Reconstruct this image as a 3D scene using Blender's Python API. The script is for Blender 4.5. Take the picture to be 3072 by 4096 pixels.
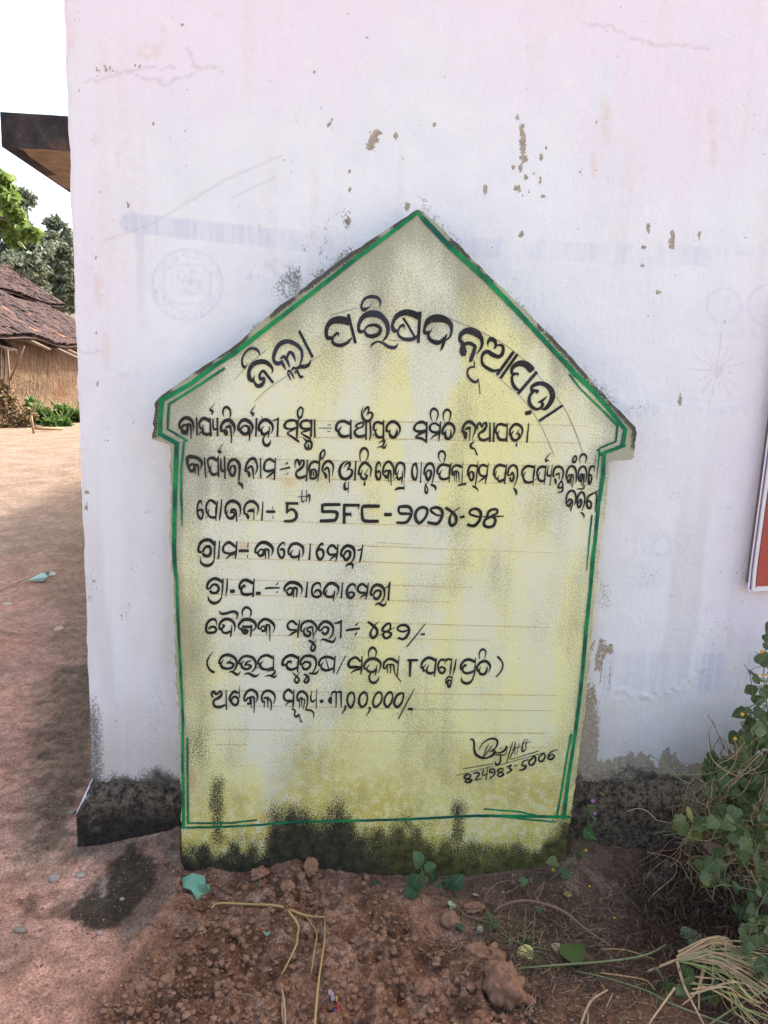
import bpy, math, random
import numpy as np
from mathutils import Vector, Matrix, Quaternion

# ------------------------------------------------------------------ start clean
for o in list(bpy.data.objects):
    bpy.data.objects.remove(o)
scene = bpy.context.scene
col = scene.collection
rnd = random.Random(7)
nrs = np.random.RandomState(11)

# ------------------------------------------------------------------ camera (hand-held phone: pitched down, a little rolled)
F = 2963.0                                   # focal length in pixels of the 3072 x 4096 photograph
CAM = np.array([0.0, -2.05, 1.5])
YAW, PITCH, ROLL = math.radians(4.3), math.radians(10.7), math.radians(2.26)
RM = Matrix.Rotation(-YAW, 3, 'Z') @ Matrix.Rotation(math.pi / 2 - PITCH, 3, 'X') @ Matrix.Rotation(ROLL, 3, 'Z')
RN = np.array(RM)
cam_d = bpy.data.cameras.new('camera')
cam_d.sensor_fit = 'VERTICAL'
cam_d.sensor_height = 36.0
cam_d.lens = F / 4096.0 * 36.0
cam_d.clip_start = 0.05
cam_d.clip_end = 2000.0
cam = bpy.data.objects.new('camera', cam_d)
col.objects.link(cam)
cam.matrix_world = Matrix.Translation(CAM.tolist()) @ RM.to_4x4()
scene.camera = cam
scene.render.resolution_x, scene.render.resolution_y = 768, 1024

# ------------------------------------------------------------------ daylight: hazy sun behind the building, exposed for the shade
SUN = Vector((0.66, 0.60, 1.0)).normalized()
EL, AZ = math.asin(SUN.z), math.atan2(SUN.x, SUN.y)
world = bpy.data.worlds.new('World')
scene.world = world
world.use_nodes = True
wn = world.node_tree
bg = wn.nodes['Background']
sky = wn.nodes.new('ShaderNodeTexSky')
sky.sky_type = 'NISHITA'
sky.sun_disc = False
sky.sun_elevation = EL
sky.sun_rotation = AZ
sky.air_density = 1.0
sky.dust_density = 6.8
sky.ozone_density = 0.6
wn.links.new(sky.outputs['Color'], bg.inputs['Color'])
bg.inputs['Strength'].default_value = 0.15
sl = bpy.data.lights.new('sun', 'SUN')
sl.energy = 2.0
sl.angle = math.radians(4.0)
sl.color = (1.0, 0.93, 0.82)
so = bpy.data.objects.new('sun', sl)
col.objects.link(so)
so.location = (4, 3, 9)
so.rotation_euler = SUN.to_track_quat('Z', 'Y').to_euler()
scene.view_settings.view_transform = 'Standard'
scene.view_settings.look = 'None'
scene.view_settings.gamma = 1.0
scene.view_settings.use_curve_mapping = False
scene.view_settings.exposure = 1.95

# ------------------------------------------------------------------ helpers: rays, noise, meshes
def rays(px, py):
    px = np.asarray(px, float); py = np.asarray(py, float)
    d = np.stack([(px - 1536) / F, -(py - 2048) / F, -np.ones_like(px)], -1)
    return d @ RN.T
def onY(px, py, Y):
    d = rays(px, py); t = (Y - CAM[1]) / d[..., 1]
    return CAM + t[..., None] * d
def onZ(px, py, Z):
    d = rays(px, py); t = (Z - CAM[2]) / d[..., 2]
    return CAM + t[..., None] * d
def proj(p):
    q = (np.asarray(p, float) - CAM) @ RN
    w = np.maximum(-q[..., 2], 1e-3)
    return 1536 + F * q[..., 0] / w, 2048 - F * q[..., 1] / w
def _hash(ix, iy, s):
    h = (ix.astype(np.int64) * 374761393 + iy.astype(np.int64) * 668265263 + s * 974634779) & 0x7fffffff
    h = ((h ^ (h >> 13)) * 1274126177) & 0x7fffffff
    h = ((h ^ (h >> 16)) * 1103515245) & 0x7fffffff
    return (h & 0xffff) / 65535.0
def vnoise(x, y, s=0):
    x = np.asarray(x, float); y = np.asarray(y, float)
    ix = np.floor(x); iy = np.floor(y)
    fx = x - ix; fy = y - iy
    fx = fx * fx * fx * (fx * (fx * 6 - 15) + 10); fy = fy * fy * fy * (fy * (fy * 6 - 15) + 10)
    a = _hash(ix, iy, s); b = _hash(ix + 1, iy, s); c = _hash(ix, iy + 1, s); d = _hash(ix + 1, iy + 1, s)
    return (a * (1 - fx) + b * fx) * (1 - fy) + (c * (1 - fx) + d * fx) * fy
def fbm(x, y, o=4, s=0, g=0.5):
    t = 0; a = 1; n = 0
    for i in range(o):
        t = t + a * vnoise(np.asarray(x) * 2 ** i + 17.3 * i, np.asarray(y) * 2 ** i - 9.1 * i, s + i); n += a; a *= g
    return t / n
def sstep(a, b, x):
    t = np.clip((x - a) / (b - a), 0, 1); return t * t * (3 - 2 * t)
def interp(x, pts):
    return np.interp(x, [p[0] for p in pts], [p[1] for p in pts])
def segdist(px, py, pts):
    d = np.full(np.shape(px), 1e9)
    for (x0, y0), (x1, y1) in zip(pts[:-1], pts[1:]):
        vx, vy = x1 - x0, y1 - y0
        t = np.clip(((px - x0) * vx + (py - y0) * vy) / (vx * vx + vy * vy + 1e-9), 0, 1)
        d = np.minimum(d, np.hypot(px - x0 - t * vx, py - y0 - t * vy))
    return d

ROOT = {}
def mesh_data(name, V, faces, mats, attrs=None, cols=None, smooth=True, midx=None):
    """V (n,3); faces: (m,4)/(m,3) int array or list of index lists"""
    V = np.asarray(V, np.float32)
    me = bpy.data.meshes.new(name)
    if isinstance(faces, np.ndarray):
        m, k = faces.shape
        me.vertices.add(len(V)); me.vertices.foreach_set('co', V.ravel())
        me.loops.add(m * k); me.loops.foreach_set('vertex_index', faces.astype(np.int32).ravel())
        me.polygons.add(m); me.polygons.foreach_set('loop_start', np.arange(0, m * k, k, dtype=np.int32))
        if midx is not None: me.polygons.foreach_set('material_index', np.asarray(midx, np.int32))
        me.update(calc_edges=True)
    else:
        me.from_pydata(V.tolist(), [], faces)
        if midx is not None: me.polygons.foreach_set('material_index', np.asarray(midx, np.int32))
    for m_ in (mats if isinstance(mats, (list, tuple)) else [mats]):
        me.materials.append(m_)
    me.polygons.foreach_set('use_smooth', [smooth] * len(me.polygons))
    for k_, a in (attrs or {}).items():
        at = me.attributes.new(k_, 'FLOAT', 'POINT'); at.data.foreach_set('value', np.asarray(a, np.float32).ravel())
    for k_, a in (cols or {}).items():
        at = me.attributes.new(k_, 'FLOAT_COLOR', 'POINT')
        a = np.asarray(a, np.float32); a = np.concatenate([a, np.ones((len(a), 1), np.float32)], 1)
        at.data.foreach_set('color', a.ravel())
    me.update()
    return me
def thing(name, label, cat, loc, group=None):
    o = bpy.data.objects.new(name, None); col.objects.link(o)
    o.location = [float(c) for c in loc]; o.empty_display_size = 0.05
    o['label'] = label; o['category'] = cat
    if group: o['group'] = group
    ROOT[o.name] = np.array(loc, float)
    return o
def tag(o, label=None, cat=None, group=None, kind=None):
    if label: o['label'] = label
    if cat: o['category'] = cat
    if group: o['group'] = group
    if kind: o['kind'] = kind
    return o
def mobj(name, V, faces, mats, parent=None, loc=None, **kw):
    """mesh object; V in world coordinates; origin = parent's root or loc"""
    V = np.asarray(V, float)
    base = ROOT[parent.name] if parent is not None else (np.array(loc, float) if loc is not None else np.zeros(3))
    me = mesh_data(name, V - base, faces, mats, **kw)
    o = bpy.data.objects.new(name, me); col.objects.link(o)
    if parent is not None:
        o.parent = parent; ROOT[o.name] = base          # parts sit at the origin of their thing
    else:
        o.location = base.tolist(); ROOT[o.name] = base
    return o
def grid_faces(n, m):
    i = np.arange(n * m).reshape(n, m)
    return np.stack([i[:-1, :-1], i[:-1, 1:], i[1:, 1:], i[1:, :-1]], -1).reshape(-1, 4)
class MB:
    """collects pieces into one mesh"""
    def __init__(self): self.v = []; self.f = []; self.m = []
    def add(self, v, f, m=0):
        b = len(self.v); self.v += [tuple(map(float, p)) for p in v]; self.f += [[b + int(i) for i in q] for q in f]; self.m += [m] * len(f); return self
    def box(self, a, b, m=0):
        x0, y0, z0 = a; x1, y1, z1 = b
        v = [(x0, y0, z0), (x1, y0, z0), (x1, y1, z0), (x0, y1, z0), (x0, y0, z1), (x1, y0, z1), (x1, y1, z1), (x0, y1, z1)]
        return self.add(v, [(3, 2, 1, 0), (4, 5, 6, 7), (0, 1, 5, 4), (1, 2, 6, 5), (2, 3, 7, 6), (3, 0, 4, 7)], m)
    def tube(self, pts, rad, n=6, m=0, flat=1.0):
        pts = np.asarray(pts, float); k = len(pts)
        rad = np.full(k, rad) if np.isscalar(rad) else np.asarray(rad, float)
        T = np.gradient(pts, axis=0); T /= np.linalg.norm(T, axis=1)[:, None] + 1e-9
        up = np.array([0.3, 0.2, 0.93]); 
        if abs(T[0] @ up) > 0.95: up = np.array([1.0, 0, 0])
        vs = []
        for i in range(k):
            s = np.cross(T[i], up); s /= np.linalg.norm(s) + 1e-9
            u = np.cross(s, T[i]); up = u
            for j in range(n):
                a = 2 * math.pi * j / n
                vs.append(pts[i] + rad[i] * (math.cos(a) * s + flat * math.sin(a) * u))
        fs = [[i * n + j, i * n + (j + 1) % n, (i + 1) * n + (j + 1) % n, (i + 1) * n + j] for i in range(k - 1) for j in range(n)]
        fs += [list(range(n))[::-1], [(k - 1) * n + j for j in range(n)]]
        return self.add(vs, fs, m)
    def build(self, name, mats, parent=None, loc=None, **kw):
        return mobj(name, self.v, self.f, mats, parent, loc, midx=self.m, **kw)
def spline(pts, n=8):
    """Catmull-Rom through points of any dimension"""
    P = np.asarray(pts, float)
    if len(P) == 2: 
        t = np.linspace(0, 1, n + 1)[:, None]; return P[0] * (1 - t) + P[1] * t
    Q = np.vstack([2 * P[0] - P[1], P, 2 * P[-1] - P[-2]])
    out = []
    for i in range(1, len(Q) - 2):
        p0, p1, p2, p3 = Q[i - 1], Q[i], Q[i + 1], Q[i + 2]
        for t in np.linspace(0, 1, n, endpoint=False):
            out.append(0.5 * (2 * p1 + (p2 - p0) * t + (2 * p0 - 5 * p1 + 4 * p2 - p3) * t * t + (3 * p1 - p0 - 3 * p2 + p3) * t ** 3))
    out.append(P[-1]); return np.array(out)

# ------------------------------------------------------------------ node materials
class NT:
    def __init__(self, name):
        self.m = bpy.data.materials.new(name); self.m.use_nodes = True
        self.t = self.m.node_tree; self.b = self.t.nodes['Principled BSDF']
        self.co = self.t.nodes.new('ShaderNodeTexCoord').outputs['Object']
    def L(self, s, d): 
        if isinstance(s, (int, float)): d.default_value = s
        elif isinstance(s, (tuple, list)): d.default_value = tuple(s) + ((1.0,) if len(s) == 3 and d.type == 'RGBA' else ())
        else: self.t.links.new(s, d)
    def sc(self, sx, sy, sz):
        n = self.t.nodes.new('ShaderNodeMapping'); self.t.links.new(self.co, n.inputs['Vector']); n.inputs['Scale'].default_value = (sx, sy, sz); return n.outputs[0]
    def noise(self, scale, detail=4, rough=0.55, vec=None, dist=0.0):
        n = self.t.nodes.new('ShaderNodeTexNoise'); self.L(vec or self.co, n.inputs['Vector'])
        n.inputs['Scale'].default_value = scale; n.inputs['Detail'].default_value = detail
        n.inputs['Roughness'].default_value = rough; n.inputs['Distortion'].default_value = dist; return n.outputs['Fac']
    def hi(self, scale, detail=5, rough=0.7, vec=None):
        return self.step(self.noise(scale, detail, rough, vec), 0.30, 0.70)
    def voro(self, scale, feat='F1', out='Distance', vec=None):
        n = self.t.nodes.new('ShaderNodeTexVoronoi'); n.feature = feat; self.L(vec or self.co, n.inputs['Vector']); n.inputs['Scale'].default_value = scale; return n.outputs[out]
    def attr(self, name, out='Fac'):
        n = self.t.nodes.new('ShaderNodeAttribute'); n.attribute_name = name; return n.outputs[out]
    def math(self, op, a, b=0.0, c=0.0):
        n = self.t.nodes.new('ShaderNodeMath'); n.operation = op; self.L(a, n.inputs[0]); self.L(b, n.inputs[1]); self.L(c, n.inputs[2]); return n.outputs[0]
    def step(self, x, a, b):
        n = self.t.nodes.new('ShaderNodeMapRange'); n.interpolation_type = 'SMOOTHSTEP'; self.L(x, n.inputs['Value'])
        self.L(a, n.inputs['From Min']); self.L(b, n.inputs['From Max']); return n.outputs[0]
    def mix(self, f, a, b, mode='MIX'):
        n = self.t.nodes.new('ShaderNodeMix'); n.data_type = 'RGBA'; n.blend_type = mode; n.clamp_factor = True
        self.L(f, n.inputs[0]); self.L(a, n.inputs[6]); self.L(b, n.inputs[7]); return n.outputs[2]
    def rand(self):
        return self.t.nodes.new('ShaderNodeObjectInfo').outputs['Random']
    def bump(self, h, strength=0.3, dist=0.01, prev=None):
        n = self.t.nodes.new('ShaderNodeBump'); self.L(h, n.inputs['Height']); n.inputs['Strength'].default_value = strength; n.inputs['Distance'].default_value = dist
        if prev is not None: self.L(prev, n.inputs['Normal'])
        return n.outputs[0]
    def done(self, colr, rough=0.85, normal=None, spec=0.3, **kw):
        self.L(colr, self.b.inputs['Base Color']); self.L(rough, self.b.inputs['Roughness'])
        self.b.inputs['Specular IOR Level'].default_value = spec
        if normal is not None: self.L(normal, self.b.inputs['Normal'])
        for k, v in kw.items(): self.L(v, self.b.inputs[k.replace('_', ' ')])
        return self.m
def plain(name, c, var=0.25, scale=40, rough=0.8, spec=0.3, bs=0.0, **kw):
    n = NT(name); f = n.noise(scale, 4)
    d = tuple(x * (1 - var) for x in c); l = tuple(min(1, x * (1 + var)) for x in c)
    return n.done(n.mix(f, d, l), rough, n.bump(n.noise(scale * 4, 4), bs, 0.005) if bs else None, spec, **kw)
def leafmat(name, c1, c2, back=0.3, spot=None, vein=False):
    n = NT(name); f = n.math('ADD', n.math('MULTIPLY', n.noise(45, 3), 0.5), n.math('MULTIPLY', n.rand(), 0.5))
    c = n.mix(n.step(f, 0.25, 0.75), c1, c2)
    if spot: c = n.mix(n.step(n.noise(60, 4), 0.62, 0.7), c, spot)
    if vein:
        sp_ = n.t.nodes.new('ShaderNodeSeparateXYZ'); n.L(n.co, sp_.inputs[0]); ax = n.math('ABSOLUTE', sp_.outputs[0])
        w_ = n.math('ABSOLUTE', n.math('SINE', n.math('MULTIPLY', n.math('SUBTRACT', sp_.outputs[1], n.math('MULTIPLY', ax, .75)), 17.0)))
        v_ = n.math('MAXIMUM', n.step(ax, .035, .010), n.math('MULTIPLY', n.step(w_, .22, .06), .55))
        c = n.mix(n.math('MULTIPLY', v_, .45), c, tuple(min(1, 1.9 * q + .03) for q in c2))
        blem = n.step(n.noise(9, 4, .7), .60, .66); c = n.mix(n.math('MULTIPLY', blem, n.step(n.rand(), .35, .9)), c, (.20, .15, .06))
    m = n.done(c, 0.55, n.bump(n.noise(140, 3), 0.2, 0.002), 0.3)
    tr = n.t.nodes.new('ShaderNodeBsdfTranslucent'); n.L(c, tr.inputs['Color'])
    mx = n.t.nodes.new('ShaderNodeMixShader'); mx.inputs[0].default_value = back
    n.t.links.new(n.b.outputs[0], mx.inputs[1]); n.t.links.new(tr.outputs[0], mx.inputs[2])
    n.t.links.new(mx.outputs[0], n.t.nodes['Material Output'].inputs['Surface'])
    return m
# ------------------------------------------------------------------ layout numbers
BY = -0.12          # front face of the notice board
PY = -0.04          # front face of the plinth
XC = -0.678         # left corner of the white wall
HGT = 3.4           # height of the building

def edge_y(x):
    return interp(x, [(-0.415, PY), (-0.395, BY), (0.757, BY), (0.775, PY)])
CONTACT = [(-3, .07), (-.75, .08), (-.706, .095), (-.6, .11), (-.5, .135), (-.415, .165), (-.39, .078), (-.25, .072), (-.15, .08), (-.07, .098), (-.02, .07), (.05, .055), (.43, .045), (.6, .06), (.757, .1), (.775, .105), (1.0, .075), (1.25, .07), (3, .06)]
def soil_weight(x, y):
    px, py = proj(np.stack([x, y, np.full_like(x, 0.05)], -1))
    w = sstep(-40, 220, px - interp(py, [(3450, 690), (3700, 560), (3900, 420), (4096, 260), (5000, -100)]))
    w = w * sstep(-150, 250, interp(py, [(3450, 1650), (3700, 1700), (3900, 2050), (4096, 2200), (5000, 2500)]) - px)
    return w * sstep(-1.7, -1.3, y) * (y < 0.1)
def ground_h(x, y):
    x = np.asarray(x, float); y = np.asarray(y, float)
    c = interp(x, CONTACT)
    d = np.maximum(0, edge_y(x) - y)
    h = 0.05 + (c - 0.05) * np.exp(-d / 0.12)
    h = h + 0.012 * (fbm(x * 1.3, y * 1.3, 3, 5) - 0.5) * (d > 0)
    near = sstep(6, 0.5, np.abs(y)) 
    h = h + near * 0.012 * (fbm(x * 9, y * 9, 4, 9) - 0.5)
    h = h + near * (x < -.3) * (np.abs(y) < 1.4) * 0.006 * (fbm(x * 38, y * 38, 4, 12) - 0.5)
    w = soil_weight(x, y)
    b1 = vnoise(x * 8.5 + .6 * fbm(x * 20, y * 20, 2, 24), y * 8.5, 21); b2 = vnoise(x * 27, y * 27, 22); b3 = vnoise(x * 62, y * 62, 23)
    cl = 0.055 * (np.abs(2 * b1 - 1) - 0.4) * -1 + 0.032 * (1 - np.abs(2 * b2 - 1) - 0.5) + 0.015 * (1 - np.abs(2 * b3 - 1) - 0.5)
    fade = sstep(0.0, 0.06, d)
    h = h + w * cl * (0.35 + 0.65 * fade)
    rgt = sstep(0.55, 0.9, x) * (y < 0)
    h = h + rgt * fade * (0.018 * (fbm(x * 14, y * 14, 4, 31) - 0.5) - 0.035 * np.exp(-((x - 1.03) / .14) ** 2 - ((y + .33) / .09) ** 2))
    return h
def hq(x, y):
    """height of the built sheet, read off its grid"""
    i = np.clip(np.searchsorted(gx, x) - 1, 0, len(gx) - 2); j = np.clip(np.searchsorted(gy, y) - 1, 0, len(gy) - 2)
    u_ = (x - gx[i]) / (gx[i + 1] - gx[i]); v_ = (y - gy[j]) / (gy[j + 1] - gy[j])
    return (GH[j, i] * (1 - u_) + GH[j, i + 1] * u_) * (1 - v_) + (GH[j + 1, i] * (1 - u_) + GH[j + 1, i + 1] * u_) * v_
def GP(px, py, lift=0.0):
    z = np.zeros(np.shape(px)) + 0.05
    for _ in range(6):
        p = onZ(px, py, z); z = 0.5 * z + 0.5 * (hq(p[..., 0], p[..., 1]) + lift)
    return onZ(px, py, z)

# ------------------------------------------------------------------ ground: one sheet, fine near the camera, out to the horizon
def axis(a, b, step, far, rlo, rhi):
    core = list(np.arange(a, b, step)); s = step; x = a; lo = []
    while x > -far: s *= rlo if x > -9 else 1.2; x -= s; lo.append(x)
    s = step; x = core[-1]; hi = []
    while x < far: s *= rhi if x < 9 else 1.12; x += s; hi.append(x)
    return np.array(lo[::-1] + core + hi)
gx = axis(-1.45, 1.62, 0.0055, 400, 1.03, 1.09); gy = axis(-0.95, 0.06, 0.0055, 400, 1.09, 1.025)
X, Y = np.meshgrid(gx, gy)
Z = ground_h(X, Y); GH = Z
PX, PY_ = proj(np.stack([X, Y, Z], -1))
vis = (Y > -1.3)
def cmix(c, f, k): return c * (1 - f[..., None]) + np.array(k) * f[..., None]
wob = fbm(X * 5, Y * 5, 4, 41) - 0.5
wob2 = fbm(X * 22, Y * 22, 4, 43) - 0.5
wob2 = wob2 + .55 * (fbm(X * 75, Y * 75, 3, 44) - 0.5) * (np.abs(Y) < 1.5)
colr = np.zeros(X.shape + (3,)) + np.array([0.62, 0.335, 0.225])
colr = cmix(colr, sstep(0.8, 4.0, Y + wob * 2), (0.26, 0.195, 0.15))
colr = cmix(colr, sstep(-1.2, -2.0, Y), (0.40, 0.37, 0.32))  # unseen ground behind the camera, paled to bounce light onto the wall
colr = cmix(colr, 0.45 * sstep(-.1, .2, wob) * (Y < 3), (0.46, 0.29, 0.21))
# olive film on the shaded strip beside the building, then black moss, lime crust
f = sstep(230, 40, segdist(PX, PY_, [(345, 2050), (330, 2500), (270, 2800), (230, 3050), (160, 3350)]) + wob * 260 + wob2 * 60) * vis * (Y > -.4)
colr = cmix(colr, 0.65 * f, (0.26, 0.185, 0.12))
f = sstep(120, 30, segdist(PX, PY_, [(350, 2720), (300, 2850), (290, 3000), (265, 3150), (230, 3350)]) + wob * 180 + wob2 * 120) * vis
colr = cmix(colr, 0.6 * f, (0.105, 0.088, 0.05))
f = sstep(75, 20, segdist(PX, PY_, [(150, 3180), (110, 3380), (60, 3480)]) + wob * 150 + wob2 * 260) * vis
colr = cmix(colr, 0.6 * f * sstep(-.1, .1, wob2), (0.46, 0.37, 0.28))
# freshly dug soil heap
w = soil_weight(X, Y)
colr = cmix(colr, w, (0.285, 0.145, 0.084)); colr = cmix(colr, w * sstep(0.02, .22, wob2), (0.36, 0.22, 0.15)); colr = cmix(colr, w * sstep(-0.05, -.25, wob), (0.19, 0.095, 0.055))
# sandy apron against the plinth and the board corner
f = sstep(70, 15, segdist(PX, PY_, [(330, 3400), (560, 3370), (690, 3340), (700, 3480), (600, 3640), (520, 3720)]) + wob * 90 + wob2 * 60) * vis
colr = cmix(colr, f, (0.27, 0.185, 0.135))
MP = [(440, 3440), (520, 3405), (675, 3455), (610, 3560), (515, 3690), (400, 3725), (262, 3650), (370, 3570), (425, 3500)]
ins = np.zeros(PX.shape, bool)
for (xa, ya), (xb, yb) in zip(MP, MP[1:] + MP[:1]):
    ins ^= ((ya > PY_) != (yb > PY_)) & (PX < (xb - xa) * (PY_ - ya) / (yb - ya + 1e-9) + xa)
sd_ = segdist(PX, PY_, MP + MP[:1]) * np.where(ins, 1, -1)
f = sstep(-28, 22, sd_ + wob * 70 + wob2 * 90) * vis
f2 = sstep(50, 10, segdist(PX, PY_, [(140, 3640), (260, 3630)]) + wob * 90 + wob2 * 120) * vis * 0.5
MOSS = np.maximum(f, f2)
colr = cmix(colr, 0.93 * MOSS, (0.042, 0.038, 0.024))
f = sstep(26, 10, segdist(PX, PY_, [(412, 3530), (408, 3580)]) + wob2 * 60) * vis
colr = cmix(colr, f, (0.29, 0.235, 0.175))
# dark litter-covered earth at the right
f = sstep(-60, 260, PX - interp(PY_, [(3380, 1500), (3600, 1560), (3800, 1700), (3950, 2000), (4096, 2500), (5000, 3000)]) + wob * 300) * vis
colr = cmix(colr, f, (0.165, 0.108, 0.07))
f = sstep(-100, 250, PX - interp(PY_, [(3700, 2500), (3950, 1900), (4300, 1900)]) + wob * 200) * sstep(3840, 3980, PY_ + wob * 120) * vis
colr = cmix(colr, f, (0.215, 0.112, 0.068))
f = sstep(150, 20, segdist(PX, PY_, [(2330, 3440), (2500, 3480), (2450, 3700)]) + wob * 200) * vis
colr = cmix(colr, 0.7 * f, (0.21, 0.145, 0.105))
f = sstep(260, 60, segdist(PX, PY_, [(2680, 3520), (2950, 3600), (3000, 4000)]) + wob * 240) * vis
colr = cmix(colr, 0.8 * f, (0.06, 0.042, 0.03))
f = sstep(120, 10, segdist(PX, PY_, [(800, 3490), (1500, 3500), (2150, 3480)]) + wob * 120) * vis * (Y < -.1)
colr = cmix(colr, 0.45 * f, (0.15, 0.105, 0.08))
colr = np.clip(colr * (1 + 0.5 * wob2[..., None]), 0.01, 0.9)

n = NT('earth')
ca = n.attr('tint', 'Color')
f = n.noise(170, 5, 0.65)
c = n.mix(n.step(f, 0.3, 0.7), n.mix(1.0, ca, (0.60, 0.57, 0.54), 'MULTIPLY'), n.mix(1.0, ca, (1.34, 1.34, 1.34), 'MULTIPLY'))
c = n.mix(n.step(n.noise(26, 5, .7), .35, .66), n.mix(1.0, c, (0.74, 0.70, 0.66), 'MULTIPLY'), n.mix(1.0, c, (1.12, 1.12, 1.12), 'MULTIPLY'))
c = n.mix(n.step(n.noise(3.2, 5, .65), .35, .65), n.mix(1.0, c, (0.80, 0.80, 0.80), 'MULTIPLY'), n.mix(1.0, c, (1.10, 1.11, 1.13), 'MULTIPLY'))
peb = n.math('MULTIPLY', n.step(n.voro(90), 0.26, 0.2), n.step(n.noise(35, 3), 0.5, 0.6))
c = n.mix(n.math('MULTIPLY', peb, n.step(n.noise(300, 2), 0.45, 0.55)), c, (0.40, 0.29, 0.22))
bp = n.bump(n.noise(14, 6, 0.7), 0.5, 0.05)
bp = n.bump(n.noise(60, 6, 0.7), 0.75, 0.014, bp)
bp = n.bump(n.noise(320, 4, 0.7), 0.6, 0.004, bp)
M_earth = n.done(c, 0.95, bp, 0.12)
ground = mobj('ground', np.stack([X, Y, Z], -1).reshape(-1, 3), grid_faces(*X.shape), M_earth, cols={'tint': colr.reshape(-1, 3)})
ground['kind'] = 'structure'

# ------------------------------------------------------------------ white building
bld = thing('white_building', 'whitewashed building wall with flaking paint, black mouldy plinth and a concrete canopy', 'building', (XC, 0, 0.05))
wx = np.concatenate([[XC, XC, XC + .003, XC + .010], np.arange(XC + .016, 1.75, 0.0055)])
wyoff = np.zeros_like(wx); wyoff[:3] = [0.3, 0.010, 0.003]
wz = np.arange(0.0, 2.75, 0.0055)
X, Z = np.meshgrid(wx, wz)
Yw = np.zeros_like(X) + wyoff
PX, PZ = proj(np.stack([X, np.zeros_like(X), Z], -1))
lump = fbm(X * 3, Z * 3, 3, 51); fine = fbm(X * 30, Z * 30, 4, 52)
edge_n = (fbm(X * 2, Z * 14, 4, 53) - 0.5) * 0.010
Xw = X + np.where(np.arange(len(wx)) < 6, edge_n, 0)
def blobs(lst, w=1.0):
    f = np.zeros_like(PX)
    for (cx, cy, rx, ry) in lst:
        f = np.maximum(f, 1.6 - ((PX - cx) / rx) ** 2 * 0.8 - ((PZ - cy) / ry) ** 2 * 0.8)
    return np.clip(f, 0, 1.6)
# patches where the whitewash has flaked off
peel = blobs([(1494, 554, 20, 32), (1478, 588, 26, 14), (1515, 530, 14, 16), (1585, 544, 12, 18), (1738, 497, 8, 12), (2088, 520, 11, 34), (2092, 575, 14, 52), (2094, 635, 18, 16), (2053, 668, 7, 14), (2082, 672, 9, 18), (2104, 709, 10, 12), (2063, 753, 9, 14), (2077, 756, 7, 16), (2116, 768, 6, 11), (2169, 785, 12, 9), (2159, 724, 8, 17), (2166, 628, 8, 19), (2185, 591, 8, 9), (2140, 627, 5, 6),
              (1941, 757, 9, 28), (1399, 687, 7, 13), (1399, 760, 8, 12), (2085, 938, 11, 15), (2593, 915, 8, 26), (2690, 940, 9, 26), (2688, 975, 16, 22), (2575, 988, 12, 9), (2571, 1062, 8, 9), (2700, 1100, 4, 9), (2632, 1168, 9, 10), (2798, 940, 7, 22), (2983, 950, 5, 8), (1629, 826, 11, 24), (1394, 885, 9, 24), (540, 262, 6, 11), (560, 265, 5, 7), (829, 266, 8, 5), (729, 100, 9, 8), (735, 125, 6, 4), (2070, 470, 9, 12), (2385, 490, 6, 12), (2480, 30, 4, 5),
              (371, 1030, 4, 14), (384, 1032, 4, 8), (392, 1535, 6, 10), (2720, 1600, 10, 24), (350, 1970, 12, 8), (346, 2030, 5, 26), (2439, 2597, 15, 22), (2640, 1170, 8, 6)])
strip = sstep(-12, 25, 2398 - PX + (fbm(X * 40, Z * 6, 3, 60) - .5) * 55) * sstep(2690, 2790, PZ) * (PX > 2200)
strip2 = sstep(.5, .62, fbm(X * 110, Z * 9, 3, 61)) * sstep(70, 20, segdist(PX, PZ, [(2400, 2590), (2425, 2700), (2380, 2760)])) * 1.2
band = sstep(-8, 14, PZ - 3060 + (fbm(X * 14, Z * 3, 4, 62) - .5) * 210 + (fbm(X * 60, Z * 8, 3, 63) - .5) * 90) * (PX > 2250)
chips = 0.95 * sstep(0.80, 0.84, fbm(X * 45, Z * 38, 3, 64)) * sstep(0.5, 0.65, fbm(X * 4, Z * 3, 3, 65))
peel = np.maximum.reduce([peel, strip * 1.3, strip2, band * 1.3, chips])
# black mould: along the edges of the board and the bottom corner
roofline = segdist(PX, PZ, [(632, 1593), (920, 1400), (1400, 1030), (1673, 840)])
patch = sstep(.45, .62, fbm(X * 7, Z * 5, 3, 69))
mold = 0.75 * patch * sstep(110, 0, roofline) * sstep(.42, .6, fbm(X * 9, Z * 9, 3, 70)) * (PX > 900)
mold = np.maximum(mold, .80 * (.25 + .75 * sstep(.4, .6, fbm(X * 26, Z * 12, 3, 68))) * sstep(170, 20, segdist(PX, PZ, [(1180, 1130), (1330, 980), (1480, 890), (1600, 840)])) * sstep(.36, .62, fbm(X * 13, Z * 10, 3, 71)))
mold = np.maximum(mold, 0.9 * sstep(60, 10, segdist(PX, PZ, [(1030, 1330), (1150, 1270)])))
mold = np.maximum(mold, 0.55 * sstep(70, 0, segdist(PX, PZ, [(1700, 850), (2544, 1708)])) * sstep(.4, .6, fbm(X * 11, Z * 11, 3, 72)))
mold = np.maximum(mold, 0.45 * sstep(70, 0, segdist(PX, PZ, [(2440, 1600), (2520, 1640), (2640, 1610)])) * sstep(.45, .6, fbm(X * 14, Z * 14, 3, 73)))
mold = np.maximum(mold, 0.85 * sstep(70, 5, segdist(PX, PZ, [(362, 2750), (375, 2900), (385, 3120)])) * sstep(2650, 2900, PZ))
mold = np.maximum(mold, 0.35 * sstep(130, 0, segdist(PX, PZ, [(700, 2650), (705, 3100)])) * sstep(2700, 3100, PZ))
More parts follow.
